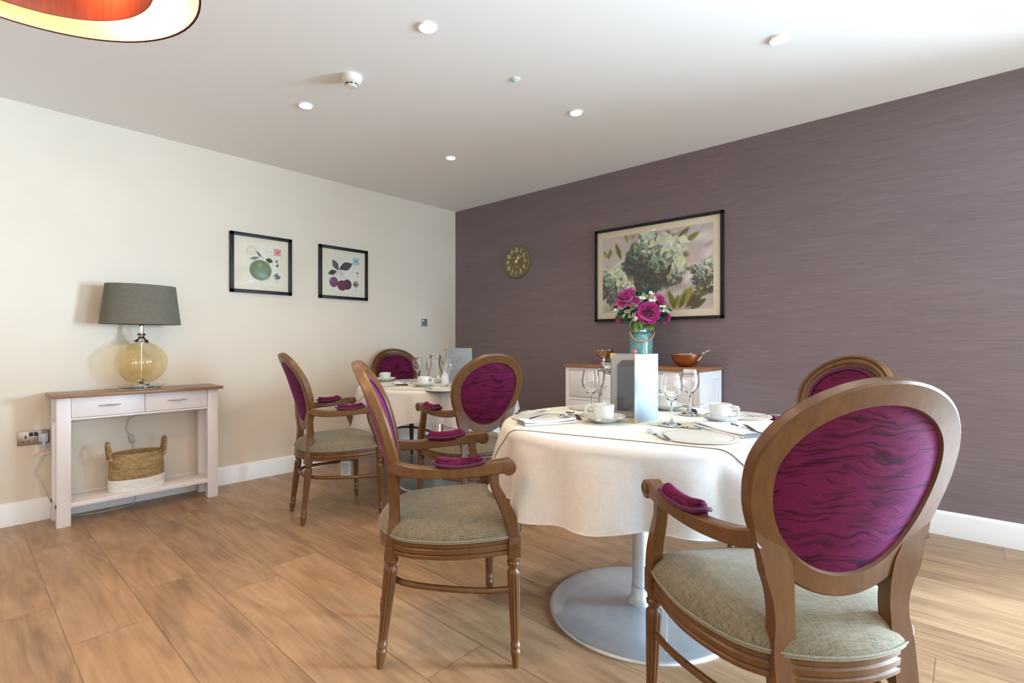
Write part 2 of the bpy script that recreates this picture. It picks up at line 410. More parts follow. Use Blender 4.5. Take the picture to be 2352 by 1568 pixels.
# pendant: two concentric drum shades
def fabric_glow(name, col, trans):
    m = bpy.data.materials.new(name); m.use_nodes = True; g = G(m); n = g.n
    out = [x for x in n if x.type == 'OUTPUT_MATERIAL'][0]; g.b.inputs['Base Color'].default_value = (*col, 1); g.b.inputs['Roughness'].default_value = .8
    nn = g.noise(g.co((70, 70, 3)), 1.0, 5, .7); c = g.ramp(nn, [(.3, tuple(x * .72 for x in col)), (.65, col)]); g.L(c, g.b.inputs['Base Color'])
    tr = n.new('ShaderNodeBsdfTranslucent'); tc = g.ramp(nn, [(.3, tuple(x * .7 for x in trans)), (.65, trans)]); g.L(tc, tr.inputs[0])
    mx = n.new('ShaderNodeMixShader'); mx.inputs[0].default_value = .5; g.L(g.b.outputs[0], mx.inputs[1]); g.L(tr.outputs[0], mx.inputs[2]); g.L(mx.outputs[0], out.inputs[0]); return m
CORAL = fabric_glow('coral_silk', (.42, .13, .09), (.42, .16, .11))
REDB = fabric_glow('russet_silk', (.16, .03, .02), (.15, .03, .02))
CREAML = mat('cream_shade_lining', (.32, .26, .18), .8)
t = thing('pendant_lamp', 'large round double drum pendant with russet outer and coral inner shade', 'pendant light', (-3.691, -2.363, 2.150))
def ring(r, th, z0, z1, n=72): return MB().lathe([(r, z0), (r, z1), (r - th, z1), (r - th, z0), (r, z0)], n, caps=False)
os_ = ring(.442, .004, 0, .26).build('outer_shade', REDB, t)
ring(.4375, .002, .002, .258).build('lining', CREAML, os_)
ring(.322, .004, 0, .20).build('inner_shade', CORAL, t)
m = MB()
for k in range(3):
    a = k * 2 * PI / 3; m.tube([(0, 0, .19), (.438 * K(a), .438 * S(a), .19)], .003, 8)
m.tube([(0, 0, .19), (0, 0, H - 2.15)], .006, 10); m.lathe([(.06, H - 2.15), (.06, H - 2.175), (.0001, H - 2.18)], 24)
m.build('support_rod', CHROME, t)
for k in range(3):
    a = k * 2 * PI / 3 + .6
    MB().lathe([(.0001, -.05), (.02, -.045), (.03, -.02), (.028, .0), (.014, .03), (.014, .05), (.0001, .05)], 16, (.12 * K(a), .12 * S(a), .12)).build('bulb', emis('warm_bulb', (1, .72, .4), 6), t)
    d = bpy.data.lights.new('bulb_light', 'POINT'); d.energy = 20; d.color = (1, .62, .30); d.shadow_soft_size = .03
    o = bpy.data.objects.new('bulb_light', d); C.objects.link(o); o.parent = t; o.location = (.38 * K(a), .38 * S(a), .12)

# ------------------------------------------------------------------ chairs
def backy(z): return interp(z, [(.375, -.222), (.44, -.212), (.52, -.205), (.60, -.210), (.69, -.226), (.76, -.246), (.85, -.276), (.94, -.312), (1.05, -.362)])
def egg(th, a, bu, bl, zc):
    s = S(th); return a * K(th), zc + (bu if s > 0 else bl) * s
def bk(x, z, d=0):   # point on the back surface, d forward
    return Vector((x, backy(z) + .45 * x * x + d, z + d * .25))
OUT = (.243, .200, .275, .83); INN = (.188, .147, .222, .829)
def seat_outline(n=6):
    r = [(0, .262), (.13, .258), (.225, .243), (.262, .212), (.276, .12), (.275, .0), (.250, -.10), (.212, -.175), (.150, -.225), (.075, -.252), (0, -.260)]
    pts = [(x, y, 0) for x, y in r] + [(-x, y, 0) for x, y in r[-2:0:-1]]
    return cr(pts, n, True)
def make_chair(label, loc, rz):
    t = thing('dining_armchair', label, 'chair', loc, rz, 'oval backed dining armchairs')
    # seat rail with beads
    so = seat_outline()
    prof = [(-.030, .0), (-.002, .0), (.003, .004), (.003, .012), (-.002, .016), (.002, .020), (.002, .032), (-.003, .037), (.001, .041), (.001, .050), (-.004, .054), (-.030, .054)]
    rows = []; n = len(so)
    for i, p in enumerate(so):
        tt = so[(i + 1) % n] - so[i - 1]; nr = Vector((tt.y, -tt.x, 0)).normalized()
        if nr.dot(p) < 0: nr = -nr
        rows.append([p + nr * u + Vector((0, 0, .383 + v)) for u, v in prof])
    MB().grid(rows, closeu=True, closev=True).build('seat_rail', WOODC, t, 30)
    # cushion
    lv = [(0, .436), (.004, .442), (.004, .452), (-.004, .466), (-.022, .482), (-.055, .494), (-.11, .502), (-.17, .506), (-.22, .508)]
    m = MB(); rows = []
    for off, z in lv:
        row = []
        for p in so:
            r = p.length; row.append(Vector((p.x * (r + off) / r, p.y * (r + off) / r, z)) if off > -.2 else Vector((p.x * .12, p.y * .12, z)))
        rows.append(row)
    m.grid(rows, closev=True); o0 = (len(lv) - 1) * n
    m.f.append(tuple(o0 + j for j in range(n))); m.f.append(tuple(reversed(range(n))))
    cu = m.build('seat_cushion', TWEED, t, 60)
    m = MB()
    for dz, off in ((.4395, .004), (.446, .0062)):
        m.tube([(p.x * (1 + off / p.length), p.y * (1 + off / p.length), dz) for p in so], .0031, 6, closed=True, up=(0, 0, 1))
    m.build('piping', SPIPE, cu)
    # back frame ring
    N = 72; rows = []
    w_ = [(0, -.014), (0, .010), (.06, .017), (.16, .020), (.26, .017), (.30, .012), (.34, .012), (.38, .017), (.55, .021), (.70, .018), (.76, .012), (.80, .012), (.86, .016), (1.0, .012), (1.0, -.006), (.9, -.017), (.1, -.018)]
    for i in range(N):
        th = 2 * PI * i / N; xo, zo = egg(th, *OUT); xi, zi = egg(th, *INN)
        rows.append([bk(xo + (xi - xo) * a, zo + (zi - zo) * a, dd) for a, dd in w_])
    MB().grid(rows, closeu=True, closev=True).build('back_frame', WOODC, t, 24)
    # upholstered back: front and rear domes
    m = MB(); rings = [1.03, 1.0, .97, .90, .78, .6, .4, .2, .03]
    def dome(f, sgn):
        rows = []
        for k in rings:
            if sgn > 0: d_ = .004 + .024 * (1 - min(k, 1) ** 3.5)
            else: d_ = -.010 - .014 * (1 - min(k, 1) ** 3.0)
            row = []
            for i in range(48):
                th = 2 * PI * i / 48; x, z = egg(th, *INN); row.append(bk(x * k, .80 + (z - .80) * k, d_))
            rows.append(row)
        o0 = len(m.v); m.grid(rows, closev=True); m.f.append(tuple(o0 + (len(rings) - 1) * 48 + j for j in range(48)))
    dome(1, 1); dome(1, -1)
    up = m.build('back_cushion', VELVET, t, 70)
    m = MB()
    for kk, dd in ((.965, .014), (.925, .016)):
        m.tube([bk(egg(2 * PI * i / 60, *INN)[0] * kk, .80 + (egg(2 * PI * i / 60, *INN)[1] - .80) * kk, dd) for i in range(60)], .0048, 6, closed=True)
    m.build('piping', PIPEV, up)
    # stiles (grooved front)
    sp = [(-.5, -.5), (.5, -.5), (.5, .40), (.40, .5), (.26, .5), (.22, .42), (.14, .42), (.10, .5), (-.10, .5), (-.14, .42), (-.22, .42), (-.26, .5), (-.40, .5), (-.5, .40)]
    for sx in (-1, 1):
        pts = cr([(.143, -.222, .360), (.143, -.212, .44), (.140, -.205, .52), (.147, -.208, .58), (.165, -.214, .64), (.190, -.215, .70), (.205, -.220, .74)], 6)
        wd = [interp(p.z, [(.36, .056), (.44, .056), (.50, .046), (.55, .050), (.62, .066), (.70, .046), (.74, .03)]) for p in pts]
        dp = [interp(p.z, [(.36, .042), (.50, .040), (.62, .034), (.74, .024)]) for p in pts]
        MB().tube([(sx * p.x, p.y, p.z) for p in pts], [(a, b) for a, b in zip(wd, dp)], prof=sp, up=(0, 1, 0)).build('back_stile', WOODC, t, 25)
    # legs
    def leg(x, y, dx, dy, top):
        pr = [(.0001, 0), (.011, 0), (.0125, .01), (.016, .035), (.0185, .052), (.0185, .058), (.0135, .064), (.0135, .067), (.0185, .071), (.0185, .079), (.0155, .083), (.0165, .10), (.020, .20), (.0235, .315), (.0225, .325), (.0165, .332), (.0165, .340), (.0225, .346), (.0235, .356), (.0185, .361), (.021, .368), (.022, top)]
        m = MB().lathe(pr, 40, flute=(.095, .318, 10, .22)); q = []
        for v in m.v:
            k = 1 - v[2] / top; q.append((v[0] + x + dx * k, v[1] + y + dy * k, v[2]))
        m.v = q; return m.build('leg', WOODC, t, 50)
    for sx in (-1, 1):
        leg(sx * .258, .212, sx * .006, .01, .380); leg(sx * .146, -.212, sx * .02, -.045, .372)
    # front post block, arm support, arm, scroll
    for sx in (-1, 1):
        m = MB().box(sx * .258 - .022, sx * .258 + .022, .192, .236, .374, .442, .002)
        b = MB()
        for k in range(8):
            a = k * PI / 4; b.lathe([(.0045, 0), (.003, .002), (.0001, .0025)], 8, (.0085 * K(a), .0085 * S(a), 0), caps=False)
        b.lathe([(.0035, 0), (.0025, .003), (.0001, .0035)], 8, caps=False)
        for q in ((-.016, -.016, .016, -.016), (.016, -.016, .016, .016), (.016, .016, -.016, .016), (-.016, .016, -.016, -.016)):
            b.tube([(q[0], q[1], 0), (q[2], q[3], 0)], .0015, 5)
        b.xf(Matrix.Translation((sx * .280, .214, .410)) @ Matrix.Rotation(sx * PI / 2, 4, 'Y')); m.add(b.v, b.f)
        b.v = []; 
        pts = cr([(.258, .214, .43), (.259, .211, .46), (.262, .197, .51), (.266, .165, .575), (.268, .143, .62), (.268, .138, .672)], 6)
        dd = [interp(p.z, [(.43, .043), (.50, .046), (.56, .040), (.62, .030), (.67, .034)]) for p in pts]
        ww = [interp(p.z, [(.43, .043), (.55, .036), (.67, .034)]) for p in pts]
        sq = [(-.5, -.38), (-.38, -.5), (.38, -.5), (.5, -.38), (.5, .38), (.38, .5), (-.38, .5), (-.5, .38)]
        m.tube([(sx * p.x, p.y, p.z) for p in pts], [(a, b2) for a, b2 in zip(ww, dd)], prof=sq, up=(0, 1, 0))
        m.build('arm_support', WOODC, t, 30)
        m = MB()
        pts = cr([(.196, -.222, .688), (.212, -.175, .674), (.236, -.11, .668), (.256, -.04, .668), (.268, .05, .672), (.273, .12, .680), (.273, .185, .686)], 7)
        ww = [interp(p.y, [(-.22, .030), (-.17, .036), (-.05, .040), (.05, .042), (.12, .044), (.185, .046)]) for p in pts]
        hh = [interp(p.y, [(-.22, .042), (-.15, .040), (-.05, .036), (.05, .036), (.10, .042), (.185, .044)]) for p in pts]
        m.tube([(sx * p.x, p.y, p.z) for p in pts], [(a, b2) for a, b2 in zip(ww, hh)], prof=sq, up=(0, 0, 1))
        b = MB().lathe([(.0001, -.026), (.018, -.026), (.0245, -.024), (.0265, -.020), (.0265, .020), (.0245, .024), (.018, .026), (.0001, .026)], 28)
        for zz, s2 in ((.0265, 1), (-.0265, -1)):
            sp2 = [((.021 - .0165 * k / 22) * K(k * .36 + 1.2), (.021 - .0165 * k / 22) * S(k * .36 + 1.2) * s2, zz) for k in range(23)]
            b.tube(sp2, .0022, 5)
        b.xf(Matrix.Translation((sx * .273, .190, .682)) @ Matrix.Rotation(PI / 2, 4, 'Y')); m.add(b.v, b.f)
        # carved leaf line on both sides
        for q in (-1, 1):
            m.tube([(sx * .270 + q * .022, .168, .700), (sx * .271 + q * .0222, .12, .697), (sx * .270 + q * .0222, .095, .686), (sx * .268 + q * .022, .075, .668)], .0022, 5)
        arm = m.build('armrest', WOODC, t, 30)
        # arm pad
        pp = cr([(.2475, -.062, .700), (.252, -.045, .6985), (.259, -.01, .694), (.265, .04, .695), (.2695, .075, .701), (.271, .094, .706)], 6)
        n2 = len(pp); m = MB(); rows = []
        for i, p in enumerate(pp):
            k = i / (n2 - 1); e = min(1, (min(k, 1 - k)) / .10) ** .5 if 0 < k < 1 else .25
            rows.append([(sx * (p.x + .020 * e * u), p.y, p.z - .004 + .025 * e * h_) for u, h_ in ((-1, -.55), (-1.0, 0), (-.86, .55), (-.5, .92), (0, 1.05), (.5, .92), (.86, .55), (1.0, 0), (1, -.55))])
        m.grid(rows, closev=True); m.f.append(tuple(range(9))); m.f.append(tuple((n2 - 1) * 9 + j for j in range(9)))
        pad = m.build('arm_pad', VELVET, t, 60)
        ea, eb = pp[-1], pp[0]
        lp = [(sx * (p.x + .0215), p.y, p.z - .003) for p in pp[:-1]] + [(sx * (ea.x + .0215 * K(q)), ea.y + .010 * S(q), ea.z + .004 * S(q) - .002) for q in [PI * k / 8 for k in range(9)]] + [(sx * (p.x - .0215), p.y, p.z - .003) for p in reversed(pp[1:-1])] + [(sx * (eb.x - .0215 * K(q)), eb.y - .010 * S(q), eb.z + .004 * S(q) - .002) for q in [PI * k / 8 for k in range(9)]]
        MB().tube(lp, .0052, 8, closed=True, up=(0, 0, 1)).build('piping', PIPEV, pad)
    # hoop stretcher
    hp = cr([(.258, .212, .262), (.252, .12, .262), (.232, .02, .266), (.200, -.09, .272), (.158, -.175, .276), (.09, -.222, .278), (0, -.236, .278)], 5)
    full = [tuple(p) for p in hp] + [(-p.x, p.y, p.z) for p in reversed(hp[:-1])]
    MB().tube(full, .0105, 12, up=(0, 0, 1)).build('stretcher', WOODC, t)
    for o in [t] + list(t.children_recursive):
        if o.type == 'MESH' and not o.data.get('fit'):
            for v in o.data.vertices: v.co.x *= .97; v.co.y = (v.co.y + .22) * .94 - .22
            o.data['fit'] = 1
    return t
CH = [((-2.518, -2.799, 0), -125.6, 'dining armchair seen side-on at the left of the round table in front'),
      ((-2.360, -3.888, 0), -40.6, 'nearest dining armchair with its burgundy oval back turned to the camera'),
      ((-2.093, -1.213, 0), -104.0, 'dining armchair nearest the console table, with a white paper tag under its seat'),
      ((-1.56, -1.88, 0), -16.0, 'dining armchair with bright violet oval back turned to us at the far table'),
      ((-1.00, -.42, 0), 162.0, 'dining armchair behind the far table, facing us against the pale wall'),
      ((-1.145, -3.70, 0), 62.0, 'dining armchair beyond the round table, half hidden behind the nearest chair')]
ch0 = make_chair(CH[0][2], CH[0][0], R_(CH[0][1]))
for loc, rz, lab in CH[1:]: dup(ch0, loc, R_(rz), lab)

# ------------------------------------------------------------------ tables with cloths
def folds(th, seed):
    a = 2 * math.sqrt(S(7.5 * th + seed + .7 * S(3 * th) + .4 * S(2 * th + 1)) ** 2 + .012) - 1; b = 2 * math.sqrt(S(5.0 * th + 2.1 * seed + .5 * S(4 * th)) ** 2 + .012) - 1; return a * .70 + b * .45 + S(6 * th + .7 * seed) * .15 + .06 * S(29 * th + seed * 3)
def drape(r, th, R, top, off, seed, drop=.25):
    e = .030
    if r <= R - e: rr, z = r, 0
    else:
        s = r - (R - e); q = e * PI / 2
        if s < q: rr, z = R - e + e * S(s / e), -(e - e * K(s / e))
        else:
            h = s - q; k = min(1.0, h / drop); rr = R + .06 * h + k ** .70 * (.014 + .040 * folds(th, seed)); z = -e - h
    if z < 0: rr += off
    else: pass
    return Vector((rr * K(th), rr * S(th), top + z + off))
def cloth(R, top, seed, dropf, n=260):
    rows = []; ra = [0.0005, R * .25, R * .5, R * .75, R * .93, R - .030] + [R - .030 + .047 * k / 8 for k in range(1, 9)]
    for r in ra: rows.append([drape(r, 2 * PI * i / n, R, top, 0, seed) for i in range(n)])
    for k in range(1, 15): rows.append([drape(R + .017 + (dropf(2 * PI * i / n)) * k / 14, 2 * PI * i / n, R, top, 0, seed) for i in range(n)])
    m = MB().grid(rows, closev=True)
    hem = [tuple(p) for p in rows[-1]]
    m.tube(hem, .0022, 5, closed=True); return m
def overlay(R, top, seed, half, ang, off, n=90):
    rows = []
    for i in range(n + 1):
        row = []
        for j in range(n + 1):
            u = -half + 2 * half * i / n; v = -half + 2 * half * j / n
            x = u * K(ang) - v * S(ang) + off[0]; y = u * S(ang) + v * K(ang) + off[1]
            row.append(drape(math.hypot(x, y), math.atan2(y, x), R, top, .0022, seed))
        rows.append(row)
    m = MB().grid(rows)
    hem = [rows[0][j] for j in range(n)] + [rows[i][n] for i in range(n)] + [rows[n][j] for j in range(n, 0, -1)] + [rows[i][0] for i in range(n, 0, -1)]
    m.tube([tuple(p + Vector((0, 0, .0003))) for p in hem], .0010, 5, closed=True); return m
T1 = (-1.886, -3.256, 0); T2 = (-1.242, -1.186, 0); RT1, RT2 = .572, .600; TOP = .770
def table(loc, R, label, colm, basem, cr_, rb):
    t = thing('pedestal_table', label, 'table', loc, 0, 'round pedestal dining tables')
    MB().lathe([(.0001, .742), (R - .042, .742), (R - .036, .748), (R - .036, .762), (R - .040, .7675), (.0001, .7675)], 72).build('table_top', OAK, t)
    MB().lathe([(cr_, .02), (cr_, .735), (.16, .738), (.16, .742)], 36).build('column', colm, t)
    MB().lathe([(rb, 0), (rb, .004), (rb - .004, .010), (rb - .012, .013), (rb * .6, .018), (.10, .026), (.055, .034), (.048, .045), (cr_ + .003, .062), (cr_ + .003, .10), (cr_, .102)], 96).build('base_plate', basem, t)
    return t
table(T1, RT1, 'round pedestal table with a brushed grey steel disc base in front', SATIN, SATIN, .034, .372)
table(T2, RT2, 'round pedestal table with a chrome column at the far wall', CHROME, SATIN, .042, .30)
tag(cloth(RT1, TOP, 1.3, lambda a: .215 + .022 * K(4 * a + 1.0) + .02 * K(a + 2.2)).build('tablecloth', CLOTH), 'white damask cloth hanging in folds over the nearer round table', 'tablecloth', loc=T1)
tag(overlay(RT1, TOP, 1.3, .555, R_(13), (.135 * .97, .135 * .244)).build('table_overlay', CREAM), 'square cream damask overlay lying across the nearer white tablecloth', 'tablecloth', loc=T1)
tag(cloth(RT2, TOP, 4.2, lambda a: .225 + .055 * K(4 * a + .2)).build('tablecloth', CLOTH), 'white cloth with hanging corners over the far table', 'tablecloth', loc=T2)
tag(overlay(RT2, TOP, 4.2, .52, R_(32), (.04, -.03)).build('table_overlay', CREAM), 'cream overlay square on the far table', 'tablecloth', loc=T2)
Z = TOP + .0024
# ------------------------------------------------------------------ tableware prototypes
def wine_glass():
    m = MB(); pr = [(.0001, 0), (.036, 0), (.0365, .0015), (.030, .004), (.012, .008), (.0055, .014), (.0040, .03), (.0038, .07), (.0045, .083), (.012, .092), (.026, .105), (.036, .122), (.0395, .140), (.0385, .160), (.0345, .182), (.0320, .198), (.0308, .1985), (.0305, .196), (.0330, .181), (.0370, .160), (.0380, .140), (.0345, .124), (.0245, .1075), (.011, .0955), (.0001, .091)]
    return m.lathe([(r, z) for r, z in pr], 40, caps=False)
def cup_body():
    return MB().lathe([(.0001, .003), (.024, .003), (.025, 0), (.029, 0), (.034, .006), (.0385, .020), (.0415, .045), (.0430, .064), (.0424, .066), (.0405, .064), (.0390, .045), (.036, .022), (.030, .010), (.0001, .008)], 44, caps=False)
def saucer():
    return MB().lathe([(.0001, .002), (.028, .002), (.030, 0), (.034, 0), (.040, .004), (.060, .012), (.079, .024), (.0868, .0285), (.0865, .030), (.078, .0265), (.057, .0145), (.034, .007), (.0001, .006)], 56, caps=False)
def spoon_mb(L=.19, bw=.0205, bl=.052):
    m = MB(); rows = []; n = 34
    for i in range(n + 1):
        y = L * i / n; hb = L - bl
        if y < hb:
            k = y / hb; w = .0085 * (1 - k) ** 1.3 + .0032; w = w if k > .04 else w * (.5 + k / .08); z = .0015 + .011 * S(PI * min(1, k * 1.0)) ** 1.5; dip = 0
        else:
            k = (y - hb) / bl; w = max(.0012, bw * math.sqrt(max(0, 1 - (2 * k - 1) ** 2)) * (1.12 - .25 * k)) if k > .03 else .0034; z = .0035 + .002 * k; dip = .0075 * (1 - (2 * k - 1) ** 2)
        row = []
        for j in range(9):
            u = -1 + 2 * j / 8; row.append((u * w, y, z + .0012 * 0 - dip * (1 - u * u) + dip * .3 + .003 * (dip > 0)))
        rows.append(row)
    bot = [[(x, y, z - .0014) for x, y, z in r] for r in rows]
    m.grid([r + list(reversed(b)) for r, b in zip(rows, bot)], closev=True); return m
def fork_mb(L=.195):
    m = MB(); rows = []; n = 30; hb = L - .048
    for i in range(n + 1):
        y = hb * i / n; k = i / n; w = interp(k, [(0, .006), (.05, .0095), (.5, .0050), (.80, .0032), (.90, .006), (1, .0115)]); z = .0015 + .011 * S(PI * min(1, k / .95)) ** 1.3
        rows.append([(-w, y, z), (-w * .5, y, z + .0008), (w * .5, y, z + .0008), (w, y, z), (w, y, z - .0016), (-w, y, z - .0016)])
    m.grid(rows, closev=True); m.f.append(tuple(range(6))); m.f.append(tuple(n * 6 + j for j in range(6)))
    for q in range(4):
        x0 = -.0096 + q * .0064
        m.tube([(x0, hb - .001, .0012), (x0, hb + .012, .0005), (x0, hb + .03, .004), (x0 * .93, hb + .048, .010)], [(.0021, .0010), (.0020, .0009), (.0017, .0009), (.0008, .0006)], 6)
    return m
def knife_mb(L=.205):
    m = MB(); rows = []; n = 40
    for i in range(n + 1):
        k = i / n; y = L * k
        if k < .5: l = r = interp(k, [(0, .0065), (.06, .0085), (.4, .0055), (.5, .0048)]); h = .0018
        else: r = .0045; l = interp(k, [(.5, .0048), (.55, .0105), (.85, .0110), (.95, .0070), (1, -.0035)]); h = .0007
        rows.append([(-l, y, .0022), (0, y, .0022 + h), (r, y, .0022), (0, y, .0022 - h)])
    m.grid(rows, closev=True); return m
def centred(m, L):   # centre a piece lying along +y
    m.v = [(x, y - L / 2, z) for x, y, z in m.v]; return m
def napkin_mb(L=.24, Wd=.095, seed=1, lay=4):
    rnd = random.Random(seed); m = MB(); path = []
    for k in range(lay):
        z = .0016 + .0042 * k; xs = [-Wd / 2, -Wd * .25, 0, Wd * .25, Wd / 2 - .003 * k]
        if k % 2: xs = xs[::-1]
        for x in xs: path.append((x + rnd.uniform(-.002, .002), z + (.0022 if abs(x) > Wd * .4 else 0) * 0))
    pc = cr([(x, z, 0) for x, z in path], 4); rows = []; n = 16
    for i in range(n + 1):
        y = -L / 2 + L * i / n; sw = .006 * S(3 * y / L + seed); b = .0025 * S(7 * i / n + seed)
        top = [(p.x + sw, y, max(.0006, p.y * (1 + .18 * S(5 * i / n + seed)) + (b if p.y > .008 else 0) * .4)) for p in pc]
        rows.append(top + [(x, y_, z + .0018) for x, y_, z in reversed(top)])
    m.grid(rows, closev=True); o = len(m.v); return m
def rot_to(dx, dy): return math.atan2(dy, dx) - PI / 2    # local +y pointing along (dx,dy)
class Proto:
    def __init__(s, maker): s.maker = maker; s.o = None
    def put(s, loc, rz, label, group=None):
        if s.o is None:
            s.o = s.maker(); s.o.location = loc; s.o.rotation_euler = (0, 0, rz); s.o['label'] = label
            if group: s.o['group'] = group
            return s.o
        return dup(s.o, loc, rz, label, group)
def mk_cup():
    t = thing('coffee_cup', '', 'cup'); cup_body().build('cup_body', CERAM, t, 60)
    MB().tube(cr([(.040, 0, .055), (.058, 0, .060), (.072, 0, .048), (.072, 0, .034), (.056, 0, .020), (.038, 0, .020)], 6), [(.0055, .0035)] * 31, 8, up=(0, 1, 0)).build('handle', CERAM, t); return t
def one(name, cat, f, m, ang=50):
    def g():
        o = f().build(name, m, None, ang); o['category'] = cat; return o
    return g
def mk_mat(name, cat, r):
    def g():
        t = thing(name, '', cat); MB().lathe([(.0001, 0), (r - .001, 0), (r, .001), (r, .0034)], 72, caps=False).build('board', MATBR, t)
        MB().lathe([(r, .0034), (r - .0008, .0042), (.0001, .0042)], 72, caps=False).build('printed_top', MATTOP, t)
        MB().lathe([(r * .845, .0043), (r * .855, .0045), (r * .865, .0043)], 72, caps=False).build('border_line', GREYL, t); return t
    return g
PW = Proto(one('wine_glass', 'glass', wine_glass, GLASS)); PC = Proto(mk_cup); PS = Proto(one('saucer', 'saucer', saucer, CERAM))
PM = Proto(mk_mat('placemat', 'placemat', .135)); PCo = Proto(mk_mat('coaster', 'coaster', .056))
PF = Proto(one('fork', 'fork', lambda: centred(fork_mb(), .195), CUTL)); PSp = Proto(one('spoon', 'spoon', lambda: centred(spoon_mb(), .19), CUTL))
PK = Proto(one('knife', 'knife', lambda: centred(knife_mb(), .205), CUTL)); PT = Proto(one('teaspoon', 'spoon', lambda: centred(spoon_mb(.135, .0125, .034), .135), CUTL))
g1 = 'place settings on the nearer table'; g2 = 'place settings on the far table'
GW = 'wine glasses'; GC = 'coffee cups'; GS = 'saucers'; GM = 'round placemats'; GCo = 'round coasters'; GF = 'forks'; GSp = 'spoons'; GK = 'knives'; GN = 'folded white napkins'
TB = 'on the nearer table'
PM.put((-2.077, -3.569, Z), .3, 'round cream placemat at the front edge of the nearer table', GM)
PM.put((-2.085, -2.902, Z), 0, 'round cream placemat at the left side of the nearer table', GM)
PM.put((-1.465, -3.505, Z), 0, 'round cream placemat at the far right of the nearer table', GM)
PM.put((-1.66, -2.90, Z), 0, 'round cream placemat behind the glass jug on the nearer table', GM)
PCo.put((-1.907, -3.405, Z), 0, 'round coaster under the larger looking front wine glass', GCo)
PCo.put((-1.577, -3.343, Z), 0, 'round coaster under the wine glass right of the menu, further back', GCo)
PCo.put((-1.888, -3.015, Z), 0, 'round coaster under the wine glass left of the menu', GCo)
zc = Z + .0044
PW.put((-1.905, -3.398, zc), 0, 'wine glass on a coaster beside the front placemat', GW)
PW.put((-1.577, -3.335, zc), 0, 'wine glass further back, in front of the white sideboard end panel', GW)
PW.put((-1.888, -3.015, zc), 0, 'wine glass left of the grey menu, behind the coffee cup', GW)
PS.put((-2.017, -3.161, Z), 0, 'white saucer with the left coffee cup, in front of the menu', GS)
PS.put((-1.752, -3.530, Z + .010), 0, 'white saucer resting on the napkin at the right of the nearer table', GS)
PS.put((-1.487, -3.185, Z), 0, 'white saucer partly hidden behind the grey menu', GS)
PC.put((-2.017, -3.161, Z + .0065), R_(115), 'white coffee cup with its handle to the left, in front of the menu', GC)
PC.put((-1.752, -3.530, Z + .0165), R_(-100), 'white coffee cup with its handle to the right, beside the front placemat', GC)
PC.put((-1.487, -3.185, Z + .0065), R_(60), 'white coffee cup behind the grey menu on the nearer table', GC)
PT.put((-2.073, -3.225, Z + .0185), R_(60), 'teaspoon on the saucer in front of the menu')
PT.put((-1.76, -3.475, Z + .0265), R_(60), 'teaspoon on the saucer resting on the napkin')
PF.put((-2.150, -3.462, Z + .001), rot_to(.225, .254), 'fork left of the front placemat, tines towards the menu', GF)
PF.put((-1.995, -2.765, Z + .001), rot_to(.248, -.063), 'fork lying behind the left placemat on the nearer table', GF)
PF.put((-1.455, -3.63, Z + .006), rot_to(-.35, .93), 'fork crossing the table edge beside the far right placemat', GF)
PF.put((-1.58, -3.44, Z + .007), rot_to(-.9, .35), 'fork just left of the far right placemat', GF)
PK.put((-1.936, -3.420, Z + .001), rot_to(-.02, .187), 'knife lying between the front placemat and the glass coaster', GK)
def nap(seed, L, W_, loc, rz, label):
    o = napkin_mb(L, W_, seed).build('napkin', NAPK, None, 60); return tag(o, label, 'napkin', GN, loc, rz)
nap(1, .27, .11, (-1.885, -3.610, Z), rot_to(-.5, -.83), 'folded white napkin under the right coffee cup on the nearer table')
nap(2, .23, .085, (-2.185, -3.000, Z), rot_to(.211, -.104), 'folded white napkin at the left edge of the nearer table')
nap(3, .26, .07, (-1.37, -3.365, Z), rot_to(.27, -.144), 'folded white napkin at the far side of the nearer table by the sideboard')
PSp.put((-1.885, -3.650, Z + .020), rot_to(.163, .16), 'spoon lying on the napkin right of the front placemat', GSp)
PK.put((-1.905, -3.672, Z + .019), rot_to(.163, .17), 'knife lying on the napkin right of the front placemat', GK)
PSp.put((-2.165, -3.005, Z + .020), rot_to(.211, -.104), 'spoon lying on the napkin at the left edge of the nearer table', GSp)
PSp.put((-1.972, -2.983, Z + .002), rot_to(.145, .175), 'spoon lying between the left placemat and the left coffee cup', GSp)
PSp.put((-1.445, -3.325, Z + .020), rot_to(-.20, .11), 'spoon on the far napkin of the nearer table', GSp)
# far table settings
PM.put((-1.545, -1.63, Z), 0, 'round cream placemat at the front of the far table', GM)
PM.put((-1.13, -.82, Z), 0, 'round cream placemat at the back of the far table', GM)
PM.put((-1.62, -1.03, Z), 0, 'round cream placemat at the left of the far table', GM)
PCo.put((-1.345, -1.433, Z), 0, 'round coaster under the wine glass by the bud vase on the far table', GCo)
PCo.put((-1.315, -1.03, Z), 0, 'round coaster under the left wine glass on the far table', GCo)
PW.put((-1.345, -1.433, zc), 0, 'wine glass in front of the grey menu on the far table', GW)
PW.put((-1.354, -1.08, zc), 0, 'wine glass left of the water jug on the far table', GW)
PS.put((-1.475, -1.31, Z), 0, 'white saucer at the front of the far table', GS)
PC.put((-1.475, -1.31, Z + .0065), R_(-70), 'white coffee cup in front of the water jug on the far table', GC)
PS.put((-1.385, -.695, Z), 0, 'white saucer at the back left of the far table', GS)
PC.put((-1.385, -.695, Z + .0065), R_(95), 'white coffee cup half hidden at the left of the far table', GC)
PF.put((-1.585, -1.50, Z + .001), rot_to(.139, .32), 'fork beside the front placemat of the far table', GF)
PSp.put((-1.48, -1.06, Z + .020), rot_to(.13, .31), 'spoon lying on the napkin of the far table', GSp)
nap(4, .20, .09, (-1.50, -1.06, Z), rot_to(.5, .85), 'folded white napkin at the left of the far table')

